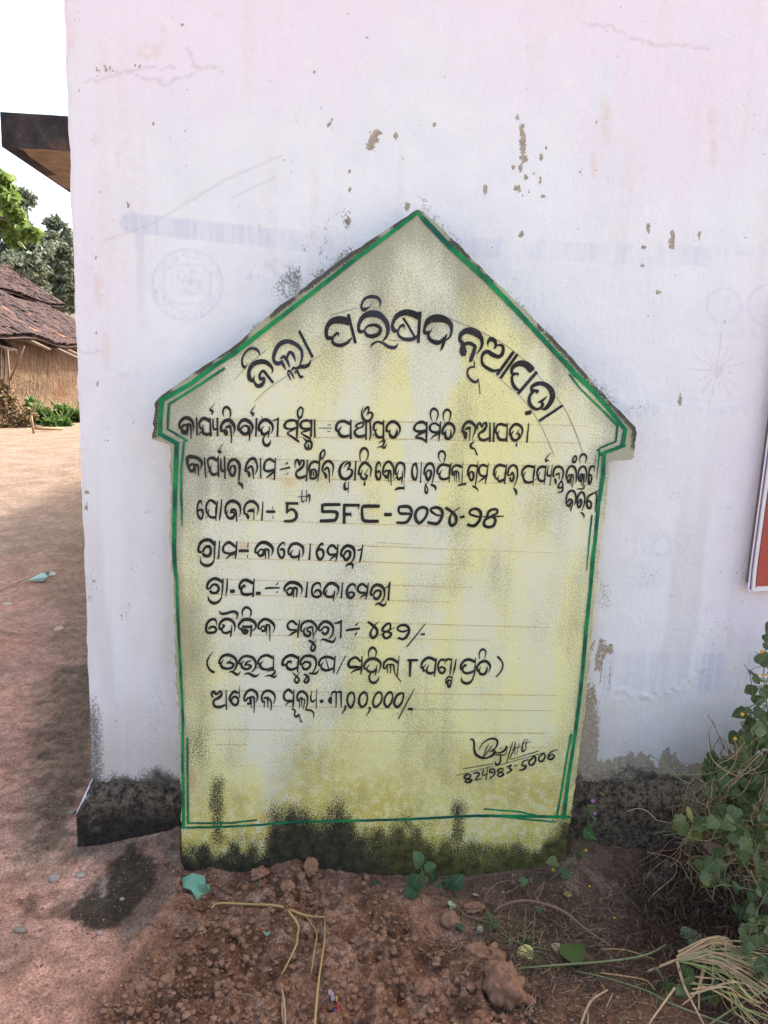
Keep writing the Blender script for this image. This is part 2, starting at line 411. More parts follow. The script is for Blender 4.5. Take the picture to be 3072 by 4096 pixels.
mold = np.maximum(mold, 1.3 * sstep(3040, 3160, PZ + (fbm(X * 12, Z * 12, 4, 74) - .5) * 130))
mold = np.maximum(mold, 0.34 * sstep(.55, .7, fbm(X * 10, Z * 4, 4, 78)) * sstep(1300, 2400, PZ))
mold = np.maximum(mold, 0.42 * sstep(80, 5, segdist(PX, PZ, [(530, 2280), (500, 2480), (530, 2560)])) * sstep(.5, .62, fbm(X * 20, Z * 20, 3, 75)))
mold = np.maximum(mold, 0.5 * sstep(60, 5, segdist(PX, PZ, [(2412, 2340), (2420, 2420)])))
# greyish damp at the foot of the wall
damp = sstep(2600, 3150, PZ + (lump - .5) * 400) * 0.95
damp = np.maximum(damp, 0.35 * sstep(.5, .75, fbm(X * 14, Z * 1.2, 4, 76)) * sstep(1500, 2400, PZ))
# pink lens tint put into the edge colour, plus old distemper at top right
pk = sstep(2.0, 2.42, Z + (fbm(X * 2.2, Z * 1.6, 4, 80) - .5) * .7 + (fbm(X * 24, Z * 1.5, 3, 81) - .5) * .22)
pk = np.maximum(pk, sstep(0.98, 1.36, X + (fbm(X * 2, Z * 2, 4, 82) - .5) * .45) * sstep(.35, .9, Z))
pk = np.maximum(pk, 0.55 * sstep(-.42, -.62, X + (lump - .5) * .2) * sstep(1.2, 1.6, Z))
daub = sstep(60, 25, segdist(PX, PZ, [(2400, 270), (2400, 430)]) + (fbm(X * 30, Z * 4, 3, 83) - .5) * 60)
pk = pk * (1 - 0.8 * daub)
stain = np.maximum.reduce([0.8 * sstep(.62, 1.3, blobs([(2425, 480, 26, 120), (2850, 480, 22, 60), (2855, 600, 18, 80), (2375, 660, 14, 60), (600, 210, 60, 45), (655, 150, 16, 60), (280, 150, 22, 90), (395, 1160, 30, 80), (425, 1400, 18, 90), (385, 560, 18, 30), (470, 640, 14, 40), (2450, 2840, 20, 40)]) + (fbm(X * 30, Z * 5, 3, 84) - .5) * .6),
                           0.35 * sstep(.62, .8, fbm(X * 18, Z * 1.6, 3, 85)), 0.5 * sstep(60, 10, np.abs(PX - 900) * .4 + np.abs(PZ - 2600) * .05 + 30)])
# ghosts of an older painted advert showing through: band, seals, letters
gh = sstep(44, 36, segdist(PX, PZ, [(520, 890), (600, 900), (1300, 975)])) * (0.50 - 0.28 * sstep(600, 1500, PX))
gh = np.maximum(gh, 0.30 * sstep(44, 34, segdist(PX, PZ, [(1700, 985), (3072, 1035)])) * sstep(.35, .6, fbm(X * 22, Z * 2, 3, 90)))
gh = np.maximum(gh, 0.45 * sstep(20, 8, segdist(PX, PZ, [(560, 930), (568, 1300)])) * sstep(1500, 900, PZ))
r = np.hypot(PX - 749, PZ - 1139)
gh = np.maximum(gh, 0.34 * sstep(9, 4, np.abs(r - 140)))
gh = np.maximum(gh, 0.30 * sstep(7, 3, np.abs((np.abs((PX - 749) / 95) ** 3.2 + np.abs((PZ - 1139) / 80) ** 3.2) ** (1 / 3.2) * 90 - 90)))
gh = np.maximum(gh, 0.40 * sstep(.5, .62, fbm(PX / 17, PZ / 24, 3, 91)) * sstep(70, 50, np.maximum(np.abs(PX - 749), np.abs(PZ - 1130) * 1.2)))
gh = np.maximum(gh, 0.34 * sstep(.52, .6, fbm(PX / 9, PZ / 14, 2, 92)) * sstep(16, 10, np.abs(r - 118)))
gh = np.maximum(gh, 0.34 * sstep(.5, .6, fbm(PX / 15, PZ / 24, 2, 93)) * sstep(330, 290, np.abs(PX - 1170)) * sstep(44, 34, np.abs(PZ - 1090 - (PX - 1170) * .04)) * (PX > 980))
for cx, cy, rr in ((2896, 1223, 68), (3075, 1223, 82), (2648, 2185, 36)):
    gh = np.maximum(gh, 0.30 * sstep(8, 3, np.abs(np.hypot(PX - cx, PZ - cy) - rr)))
gh = np.maximum(gh, 0.30 * sstep(6, 2, segdist(PX, PZ, [(2590, 2150), (2640, 2125), (2680, 2150), (2740, 2205), (2760, 2150)])))
for cy, x0, x1 in ((1330, 2790, 3060), (1640, 2560, 3060), (2330, 2540, 2720), (1200, 2880, 2920), (1000, 2640, 3060)):
    gh = np.maximum(gh, 0.26 * sstep(.52, .62, fbm(PX / 11, PZ / 20, 2, int(cy))) * sstep(24, 16, np.abs(PZ - cy)) * (PX > x0) * (PX < x1))
gh = np.maximum(gh, 0.16 * sstep(5, 2, np.abs(PZ - 1600)) * (PX > 2620))
gh = np.maximum(gh, (0.32 + .25 * (PX > 2780)) * sstep(2600, 2622, PZ + (lump - .5) * 20) * sstep(2800, 2740, PZ) * (PX > 2410) * (PX < 3060) * sstep(.25, .6, fbm(X * 40, Z * 2, 3, 95)))
star = np.zeros_like(PX)
for k in range(15):
    a = k * 0.42 + .2; L = 60 + 70 * ((k * 37) % 10) / 10
    star = np.maximum(star, 0.22 * sstep(4, 1, segdist(PX, PZ, [(2872, 1480), (2872 + L * math.cos(a), 1480 + 1.3 * L * math.sin(a))])))
for pts in ([(420, 960), (600, 900), (900, 720), (1130, 620)], [(930, 790), (1100, 710)]):
    star = np.maximum(star, 0.18 * sstep(8, 2, segdist(PX, PZ, pts)))
for k, pts in enumerate(([(340, 330), (430, 310), (520, 280), (620, 270), (700, 272)], [(420, 275), (470, 285), (540, 300), (660, 336), (720, 310), (780, 290)], [(750, 190), (775, 245), (770, 270), (830, 268), (900, 285)], [(318, 1400), (350, 1410), (400, 1405)], [(2520, 150), (2600, 170), (2720, 180), (2850, 200)], [(2330, 95), (2440, 105), (2520, 150)], [(328, 1795), (350, 1800)])):
    wv = (fbm(PX / 26, PZ / 26, 3, 100 + k) - .5) * 30
    star = np.maximum(star, 0.24 * sstep(8, 2, np.abs(segdist(PX, PZ + wv, pts))))
rough_zone = np.maximum.reduce([sstep(45, 5, segdist(PX, PZ, [(2440, 2760), (2560, 2790), (2680, 2760), (2790, 2710), (2830, 2670)])), 0.7 * sstep(60, 10, segdist(PX, PZ, [(2430, 1560), (2500, 1640), (2620, 1640)])), sstep(90, 20, segdist(PX, PZ, [(500, 1500), (420, 1560)])) * .6, 0.5 * sstep(80, 10, roofline) * (PX > 900)])
Yw = Yw - (0.004 * (lump - .5) + 0.0016 * (fine - .5) + rough_zone * 0.010 * np.maximum(0, fbm(X * 55, Z * 55, 3, 110) - .42)) * (np.arange(len(wx)) > 3)

n = NT('whitewash')
fn = n.noise(230, 4, 0.7); mid = n.noise(55, 5, 0.65); big = n.noise(6, 4, 0.6); strk = n.noise(1, 4, 0.6, n.sc(60, 60, 3))
c = n.mix(n.step(big, 0.3, 0.7), (0.79, 0.80, 0.79), (0.735, 0.745, 0.745))
c = n.mix(n.math('MULTIPLY', n.attr('pink'), 0.8), c, (0.80, 0.715, 0.755))
c = n.mix(n.math('MULTIPLY', n.attr('damp'), n.math('ADD', 0.45, n.math('MULTIPLY', strk, 0.5))), c, (0.50, 0.45, 0.38))
c = n.mix(n.math('MULTIPLY', n.attr('stain'), n.math('MULTIPLY', n.step(mid, 0.3, 0.6), .7)), c, (0.72, 0.60, 0.53))
c = n.mix(n.math('MULTIPLY', n.attr('ghost'), n.math('ADD', 0.55, n.math('MULTIPLY', n.step(strk, .4, .65), 0.6))), c, (0.50, 0.53, 0.64))
c = n.mix(n.math('MULTIPLY', n.attr('line'), 1.0), c, (0.32, 0.27, 0.24))
c = n.mix(n.math('MULTIPLY', n.step(n.noise(60, 2), .70, .74), n.step(big, .45, .6)), c, (0.30, 0.26, 0.22))
pf = n.step(n.math('ADD', n.attr('peel'), n.math('ADD', n.math('MULTIPLY', n.math('SUBTRACT', n.hi(85, 4), 0.5), 1.0), n.math('MULTIPLY', n.math('SUBTRACT', n.hi(190, 4), 0.5), 0.35))), 0.86, 0.92)
plaster = n.mix(n.step(n.noise(70, 5, .7), .35, .65), (0.31, 0.265, 0.19), (0.44, 0.385, 0.295))
c = n.mix(pf, c, plaster)
sp = n.math('ADD', n.math('MULTIPLY', n.hi(130), .55), n.math('MULTIPLY', n.hi(330), .45))
mo = n.math('MULTIPLY', n.attr('mold'), .85)
mf = n.step(sp, n.math('SUBTRACT', .98, mo), n.math('SUBTRACT', 1.12, mo))
c = n.mix(n.math('MULTIPLY', mf, n.math('ADD', .68, n.math('MULTIPLY', n.step(n.attr('mold'), .7, 1.1), .26))), c, n.mix(n.step(mid, .4, .6), (0.040, 0.037, 0.031), (0.12, 0.105, 0.08)))
h = n.math('ADD', n.math('MULTIPLY', fn, 0.35), mid)
bp = n.bump(n.math('MULTIPLY', pf, -1), 0.7, 0.0015)
bp = n.bump(h, 0.6, 0.004, bp)
bp = n.bump(n.step(n.noise(75, 3, .6), .61, .72), 0.45, 0.003, bp)
bp = n.bump(n.math('MULTIPLY', n.step(n.noise(34, 5, .7), .56, .72), n.step(n.noise(5, 3), .5, .68)), 0.55, 0.005, bp)
bp = n.bump(n.noise(1, 4, .6, n.sc(90, 90, 5)), 0.3, 0.003, bp)
M_white = n.done(c, 0.9, bp, 0.15)
ww = mobj('wall', np.stack([Xw, Yw, Z], -1).reshape(-1, 3), grid_faces(*X.shape), M_white, bld,
          attrs=dict(pink=pk, damp=damp, stain=stain, ghost=gh, line=star, peel=peel, mold=mold))
mb = MB()
mb.box((XC + .001, 0.32, 0.0), (6.5, 16, HGT)); mb.box((XC + .001, 0.004, 2.744), (6.5, 0.316, HGT)); mb.box((1.74, 0.004, 0.0), (6.5, 0.316, 2.741))
mb.build('side_wall', M_white, bld, smooth=False)
mb = MB().box((XC + .02, 0.02, HGT + .003), (6.5, 16, HGT + .12)); mb.build('roof_slab', M_white, bld, smooth=False)

# plinth: mouldy black cement, sloped shoulder; the side return shows white limewash
n = NT('black_plinth')
a = n.noise(48, 6, .75); b = n.noise(150, 5, .7)
c = n.mix(n.step(a, .35, .65), (0.016, 0.014, 0.012), (0.044, 0.036, 0.028))
c = n.mix(n.math('MULTIPLY', n.attr('pale'), n.step(n.math('ADD', a, n.math('MULTIPLY', b, .5)), .60, .92)), c, (0.20, 0.155, 0.105))
c = n.mix(n.step(n.math('ADD', n.attr('lime'), n.math('MULTIPLY', n.math('SUBTRACT', b, .5), 1.2)), .5, .75), c, (0.72, 0.70, 0.68))
c = n.mix(n.math('MULTIPLY', n.attr('ring'), n.step(b, .35, .6)), c, (0.27, 0.22, 0.17))
M_plinth = n.done(c, 0.9, n.bump(b, .6, .004, n.bump(a, .6, .012)), .2)
prof = [(0.004, .285), (-.006, .274), (-.016, .262), (-.026, .250), (-.033, .238), (-.037, .226), (-.039, .21)] + [(-.04, z) for z in np.arange(.198, -.06, -.012)]
px_ = np.concatenate([[-.716, -.714, -.708], np.arange(-.702, 1.75, .009)])
X = np.tile(px_, (len(prof), 1)); Yp = np.tile(np.array([p[0] for p in prof])[:, None], (1, len(px_))); Z = np.tile(np.array([p[1] for p in prof])[:, None], (1, len(px_)))
shoulder = np.clip((np.array([p[1] for p in prof]) - .2) / .085, 0, 1)
X[:, 0] += shoulder * .034; X[:, 1] += shoulder * .034; X[:, 2] += shoulder * .034; X[:, 3:9] += (shoulder[:, None]) * np.linspace(.030, .0, 6)
Yp[:, 0] = .9; Yp[:, 1] += .004
nz = fbm(X * 9, Z * 9, 4, 120) - .5
Yp[:, 2:] += -.016 * nz[:, 2:] - .010 * (fbm(X * 40, Z * 40, 3, 121) - .5)[:, 2:]
Z += .008 * (fbm(X * 5, X * 0, 3, 122) - .5)
PXp, PZp = proj(np.stack([X, Yp, Z], -1))
ring = np.maximum(.9 * sstep(7, 3, np.abs(np.hypot(PXp - 447, PZp - 3158) - 15)), .55 * sstep(7, 3, np.abs(np.hypot(PXp - 395, PZp - 3290) - 32)) * (PXp < 400))
lime = np.zeros_like(X); lime[:, :2] = sstep(.17, .22, Z[:, :2]) * 1.2
lime = np.maximum(lime, sstep(395, 345, PXp + (Z - .2) * 100) * sstep(3240, 3190, PZp) * .6)
pale = sstep(.16, .24, Z) * .8 + sstep(.85, 1.2, X) * .8 * sstep(.05, .15, fbm(X * 4, Z * 4, 3, 123)) + .04
pale = np.where(X > .7, np.maximum(pale, .95), pale)
mobj('plinth', np.stack([X, Yp, Z], -1).reshape(-1, 3), grid_faces(*X.shape)[:, ::-1].copy(), M_plinth, bld, attrs=dict(ring=ring, lime=lime, pale=pale))

# concrete canopy over the side door
n = NT('canopy_concrete')
a = n.noise(9, 6, .7); b = n.noise(60, 5, .7)
c = n.mix(n.step(a, .35, .7), (0.035, 0.032, 0.034), (0.085, 0.072, 0.066)); c = n.mix(n.step(b, .62, .75), c, (0.2, 0.17, 0.15))
c = n.mix(n.math('MULTIPLY', n.step(a, .56, .62), n.step(b, .4, .6)), c, (0.17, 0.075, 0.05))
M_can = n.done(c, .95, n.bump(b, .5, .006), .1)
n = NT('canopy_soffit')
a = n.noise(14, 5, .7)
M_sof = n.done(n.mix(n.step(a, .35, .65), (0.23, 0.17, 0.105), (0.31, 0.24, 0.155)), .95, n.bump(n.noise(70, 4), .3, .004), .1)
y0 = 1.5; p1 = onY(0, 447, y0); p2 = onY(13, 588, y0); p3 = onY(262, 602, y0)
xl, zt, zb = float(p1[0]), float(p1[2]), float(0.5 * (p2[2] + p3[2]))
canopy = None
ny = 26; nx = 16
xs = np.linspace(xl + .012, XC + .02, nx); ys = np.linspace(y0, y0 + 1.75, ny)
V = []; Fc = []; mi = []
def addgrid(P, k, flip=False):
    b = len(V); n_, m_ = P.shape[:2]; V.extend(P.reshape(-1, 3).tolist()); g = grid_faces(n_, m_) + b
    Fc.extend((g[:, ::-1] if flip else g).tolist()); mi.extend([k] * len(g))
XX, ZZ = np.meshgrid(np.concatenate([[xl], xs]), np.linspace(zb, zt, 10))
Pf = np.stack([XX + .004 * (fbm(XX * 20, ZZ * 20, 3, 130) - .5), np.full_like(XX, y0) + .006 * (fbm(XX * 14, ZZ * 14, 3, 131) - .5), ZZ + .006 * (fbm(XX * 12, XX * 0, 3, 132) - .5)], -1); addgrid(Pf, 0)
XX, YY = np.meshgrid(np.concatenate([[xl], xs]), ys)
addgrid(np.stack([XX, YY, np.full_like(XX, zt)], -1), 0)
rim = (fbm(XX * 16, YY * 9, 3, 133) - .5) * .06
nearrim = (XX - xl < .065 + rim) | (YY - y0 < .05 + rim)
b = len(V); Zs = zb + np.where(nearrim, 0, .008); V.extend(np.stack([XX, YY, Zs], -1).reshape(-1, 3).tolist()); g = grid_faces(*XX.shape)
cen = (nearrim.reshape(-1)[g].mean(1) > .5)
Fc.extend((g[:, ::-1] + b).tolist()); mi.extend([0 if q else 1 for q in cen])
YY, ZZ = np.meshgrid(ys, np.linspace(zb, zt, 6)); addgrid(np.stack([np.full_like(YY, xl), YY, ZZ], -1), 0, True)
V = np.array(V)
low = V[:, 2] < zb + .02
mobj('canopy', V, Fc, [M_can, M_sof], bld, midx=mi, smooth=False)

# ------------------------------------------------------------------ mud house with country tiles, far side of the lane
GZ = 0.06
A = onZ(0, 1700, GZ); B = onZ(320, 1645, GZ)
dv = (B - A); dl = float(np.linalg.norm(dv[:2])); dv = dv / np.linalg.norm(dv); nv = np.array([dv[1], -dv[0], 0.0])   # nv points to the lane (right)
def H(s, o, z): return A + dv * s + nv * o + np.array([0, 0, z - GZ])
zeA = 1.5 + (1427 - 1335) / (1700 - 1427) * 1.44; zeB = 1.5 + (1440 - 1385) / (1645 - 1440) * 1.44
S0, S1 = -2.5, dl + 5
house = thing('mud_house', 'brown mud-walled house with a sagging two-tier roof of dark clay tiles', 'house', H(dl / 2, 0, GZ))
n = NT('mud_wall')
a = n.noise(1, 5, .65, n.sc(9, 9, 3.5)); b = n.voro(5.0, 'DISTANCE_TO_EDGE', 'Distance', n.sc(1, 1, 1.6))
c = n.mix(n.step(a, .3, .7), (0.095, 0.060, 0.038), (0.19, 0.13, 0.085)); c = n.mix(n.step(n.noise(1.2, 3), .5, .7), c, (0.135, 0.075, 0.046))
M_mud = n.done(c, .95, n.bump(n.step(b, 0, .12), .5, .03, n.bump(a, 1.0, .10)), .1)
ss = np.linspace(S0, S1, 120); zz = np.linspace(GZ - .1, 2.05, 40)
SS, ZZ = np.meshgrid(ss, zz)
off = .05 * (fbm(SS * 2, ZZ * 2, 4, 140) - .5) + .03 * (fbm(SS * 7, ZZ * 5, 3, 141) - .5) + .12 * sstep(.5, 0, ZZ - GZ)
Pm = A + dv * SS[..., None] + nv * off[..., None]; Pm[..., 2] = ZZ
mobj('wall', Pm.reshape(-1, 3), grid_faces(*SS.shape)[:, ::-1].copy(), M_mud, house)
mb = MB()
def slabbox(s0, s1, o0, o1, z0, z1):
    q = [H(s0, o0, z0), H(s1, o0, z0), H(s1, o1, z0), H(s0, o1, z0), H(s0, o0, z1), H(s1, o0, z1), H(s1, o1, z1), H(s0, o1, z1)]
    mb.add(q, [(0, 1, 2, 3), (7, 6, 5, 4), (4, 5, 1, 0), (5, 6, 2, 1), (6, 7, 3, 2), (7, 4, 0, 3)])
slabbox(S0, S1, -2.5, -.12, 0, 1.95); slabbox(S0, S1, -3.9, -2.6, 0, 2.9)
mb.build('back_wall', M_mud, house, smooth=False)
n = NT('clay_tile')
r_ = n.rand(); a = n.noise(14, 4, .65)
c = n.mix(r_, (0.034, 0.023, 0.024), (0.088, 0.052, 0.046)); c = n.mix(n.step(r_, .95, .97), c, (0.27, 0.13, 0.075)); c = n.mix(n.math('MULTIPLY', n.step(a, .5, .7), .7), c, (0.055, 0.040, 0.040))
M_tile = n.done(c, .85, n.bump(a, .5, .02), .15)
M_tileplain = n.done(c, .85, n.bump(a, .5, .02), .15)
M_wood = plain('old_wood', (0.20, 0.155, 0.12), .4, 12, .9, .1)
def roofz(s): return zeA + (zeB - zeA) * s / dl + .05 * math.sin(s * 1.7) - .04
OV = .45; RUN = 2.9; RISE = 1.72
def roofpt(s, t, lift=0.0): return H(s, OV - t * RUN, roofz(s) + t * (RISE - .10 * s / dl) + lift)
base = MB(); q = []
sg = np.linspace(S0, S1, 40); tg = np.linspace(0, 1, 6)
P = np.array([[roofpt(s, t, -.05) for s in sg] for t in tg])
roof = mobj('roof', P.reshape(-1, 3), grid_faces(*P.shape[:2]), M_tileplain, house)
# one half-round tile, copied; the ones that show are single pieces, the rest one mesh
def tile_geo():
    v = []; f = []
    for i, (l, r) in enumerate(((0, .085), (.16, .078), (.32, .068))):
        for j in range(6):
            a_ = math.pi * j / 5; v.append((r * math.cos(a_), l, r * .75 * math.sin(a_)))
    for i in range(2):
        for j in range(5): f.append([i * 6 + j, i * 6 + j + 1, (i + 1) * 6 + j + 1, (i + 1) * 6 + j])
    return np.array(v), f
tv, tf = tile_geo(); tile_me = mesh_data('tile', tv, tf, M_tile)
spots = []
rows = 13; pitch = .15
for ci, s in enumerate(np.arange(S0 + .1, S1 - .1, pitch)):
    for rw in range(rows):
        t = rw / rows
        s_ = s + rnd.uniform(-.03, .03); p = roofpt(s_, t, .0 + rnd.uniform(-.012, .02)); px, py = proj(p)
        up = roofpt(s_, min(1, t + .08)) - roofpt(s_, t); up /= np.linalg.norm(up)
        spots.append((p, up, float(px), float(py), s_))
showing = [q for q in spots if -20 < q[2] < 330]
showing.sort(key=lambda q: np.linalg.norm(q[0] - CAM)); show_ids = set(id(q) for q in showing[:300])
def tile_matrix(p, up, jit=True):
    up = Vector(up); side = up.cross(Vector((0, 0, 1))).normalized(); nn = side.cross(up)
    M = Matrix((side, up, nn)).transposed().to_4x4(); M.translation = Vector(p)
    if jit: M = M @ Matrix.Rotation(rnd.uniform(-.26, .26), 4, 'Z') @ Matrix.Rotation(rnd.uniform(-.11, .11), 4, 'X') @ Matrix.Rotation(rnd.uniform(-.1, .1), 4, 'Y')
    return M
rest = MB(); hb = Matrix.Translation((-ROOT[house.name]).tolist())
for q in spots:
    M = tile_matrix(q[0], q[1])
    if id(q) in show_ids:
        o = bpy.data.objects.new('tile', tile_me); col.objects.link(o); o.parent = roof; o.matrix_local = hb @ M
    else:
        rest.add([M @ Vector(p) for p in tv], tf)
# upper tier
def up_pt(s, t, lift=0.0): 
    e = 1.5 + (1430 - 1150) / 273 * 1.44 * .0
    return H(s, -1.95 - t * 1.9, 3.30 - .02 * (s / dl) + t * 1.15 + lift + .05 * math.sin(s * 1.3))
P = np.array([[up_pt(s, t, -.05) for s in np.linspace(1.2, S1, 24)] for t in tg])
roof2 = mobj('upper_roof', P.reshape(-1, 3), grid_faces(*P.shape[:2]), M_tileplain, house)
for s in np.arange(1.2, S1, .15):
    for rw in range(9):
        p = up_pt(s, rw / 9, rnd.uniform(-.01, .02)); u = up_pt(s, rw / 9 + .1) - up_pt(s, rw / 9); rest.add([tile_matrix(p, u / np.linalg.norm(u)) @ Vector(v) for v in tv], tf)
for s in np.arange(1.2, S1, .28):      # ridge tiles
    p = up_pt(s, 1.0, .05); rest.add([tile_matrix(p, dv) @ Vector(v * 1.4) for v in tv], tf)
o = rest.build('roof_tiles', M_tileplain, house); o['kind'] = 'stuff'
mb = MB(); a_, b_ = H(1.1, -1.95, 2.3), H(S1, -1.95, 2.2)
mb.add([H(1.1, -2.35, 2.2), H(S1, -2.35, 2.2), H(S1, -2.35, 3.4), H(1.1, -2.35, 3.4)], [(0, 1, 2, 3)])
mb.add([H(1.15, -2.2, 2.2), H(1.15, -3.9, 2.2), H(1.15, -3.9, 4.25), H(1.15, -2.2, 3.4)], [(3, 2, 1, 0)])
mb.build('upper_wall', plain('gap_shade_mud', (0.028, 0.02, 0.018), .3, 6, .95), house, smooth=False)  # shade of the gap between the roof tiers put into the wall colour
for s, l in ((.9, .5), (2.6, .75), (3.3, .3), (4.6, .4)):
    MB().tube([H(s - .3, -.3, roofz(s) - .02), H(s, OV - .1, roofz(s) - .10), H(s + .15, OV + l * .6, roofz(s) - .16 - l * .25)], [.05, .05, .035], 7).build('rafter', M_wood, house)
pp = H(1.6, -1.0, 2.9)
MB().tube(spline([roofpt(1.7, .55, .1), roofpt(2.6, .66, .22), roofpt(4.6, .95, .35)], 6), .025, 5).build('roof_pole', M_wood, house)
# ------------------------------------------------------------------ brush strokes of the lettering
# each entry: origin x, origin y (photograph pixels), strokes; points are thirds of a pixel: x,y[,brush width]
TEXT = {}
TEXT['header'] = [
(940, 1150, "148,908,4 130,945,14 112,960,34 88,920,28 88,850,22 125,780,22 185,732,30 245,738,36 285,772,24 296,820,4;"
"215,1128,40 175,1092,48 168,1010,42 210,930,50 290,892,56 370,897,52 430,945,36 450,990,22 440,1038,4;"
"240,1050,5 222,1100,22 240,1150,30 275,1182,48 320,1168,46 350,1120,30 345,1082,22 312,1098,42 295,1065,30 310,1020,28 345,995,30;345,1000,34 455,1142,30;"
"555,905,36 500,910,50 465,870,34 470,800,42 510,710,46 580,655,52 660,650,50 740,690,46 795,750,36 805,820,30 795,880,22 775,938,16;"
"735,972,26 790,950,46 850,945,46 895,915,26 908,860,5;548,855,24 585,828,36 622,870,36 655,955,16;555,880,34 580,930,34 608,985,12;620,850,22 655,778,36 700,810,34 727,895,8;"
"630,1025,18 655,1080,18 672,1115,6;632,1010,22 655,1000,26 690,1050,22 710,1095,10;680,990,20 705,965,30 735,985,24 720,1040,8;735,975,34 760,1030,28 790,1080,26 812,1062,28;772,525,32 930,835,34"),
(1280, 1150, "135,600,40 95,608,42 75,560,40 85,480,46 130,415,62 200,390,82 290,395,86 350,425,70;222,585,4 215,545,26 180,570,28 152,610,26 155,660,34 200,690,42 260,692,44 330,660,34 380,605,16;340,325,34 425,665,34;"
"628,185,4 590,235,14 530,265,46 500,245,28 505,190,26 545,130,30 620,108,40 690,125,38 725,175,24 712,245,4;"
"525,525,30 480,530,42 462,490,36 475,420,42 520,350,54 600,315,74 690,320,76 760,370,60 805,440,52 815,520,42 795,590,30 755,638,18;605,725,6 630,680,24 690,650,22 750,665,28 820,710,38 885,722,40 920,700,22 935,665,3;"
"530,525,18 560,475,24 620,450,34 690,460,42 725,500,40 705,555,42 640,585,48 570,575,42 532,525,26;"
"935,520,36 890,515,50 870,460,36 890,390,42 940,330,58 1020,300,68 1100,310,76 1185,350,76;1010,500,4 1000,450,28 960,475,26 935,530,24 950,580,32 1000,615,38 1070,625,46 1130,610,38 1180,570,22;1200,295,38 1178,660,34;1000,365,24 1060,460,26 1135,595,26;"
"1310,540,36 1260,540,46 1255,490,30 1290,415,62 1350,375,82 1430,370,90 1510,390,72 1565,440,54 1578,510,32 1560,590,22 1510,635,14;1350,490,4 1320,530,18 1300,560,30 1310,610,40 1350,645,48 1410,662,52 1460,640,34 1485,600,20;1520,560,14 1490,640,36 1465,720,28 1443,765,4"),
(1770, 1250, "240,365,44 210,330,40 220,270,48 270,225,62 340,220,80 410,250,82 465,310,50 475,380,36 450,445,24 400,505,6;230,400,50 280,375,42 330,370,42 395,405,40;395,405,36 370,480,44 340,570,42 318,590,10;245,410,60 248,470,82 255,515,52;"
"375,570,6 383,615,14 375,660,14;388,655,20 330,660,24 300,700,22 305,760,26 350,815,32 400,835,32 428,800,10;432,800,10 445,910,10 450,978,12;"
"548,412,4 545,360,26 580,320,52 625,340,46 640,400,30 620,432,16;625,430,16 660,395,20 710,395,34 730,435,34 715,500,42 670,530,46 610,510,52 540,470,48 490,495,40 470,560,28 490,630,36 560,680,42 620,700,36 680,685,24;852,475,36 655,745,36;895,505,34 700,785,34;"
"870,735,36 840,738,36 830,690,36 870,635,52 940,610,68 1010,630,78 1070,690,86;900,770,4 905,735,24 870,740,24 835,770,28 840,840,36 870,900,42 915,935,30;1130,715,36 910,970,36;"
"1110,935,36 1075,938,38 1070,900,34 1110,865,46 1180,850,48 1250,875,56 1305,935,64 1320,1010,60 1290,1090,50 1240,1150,40 1190,1165,14;1125,980,6 1140,945,36 1100,945,30 1055,990,34 1040,1060,40 1065,1120,42 1120,1160,36 1170,1150,28 1200,1110,36 1190,1075,30 1150,1080,10;1255,1008,8 1195,1058,30 1145,1080,6;1000,1212,46 1060,1195,46;1435,1120,28 1165,1300,30")]
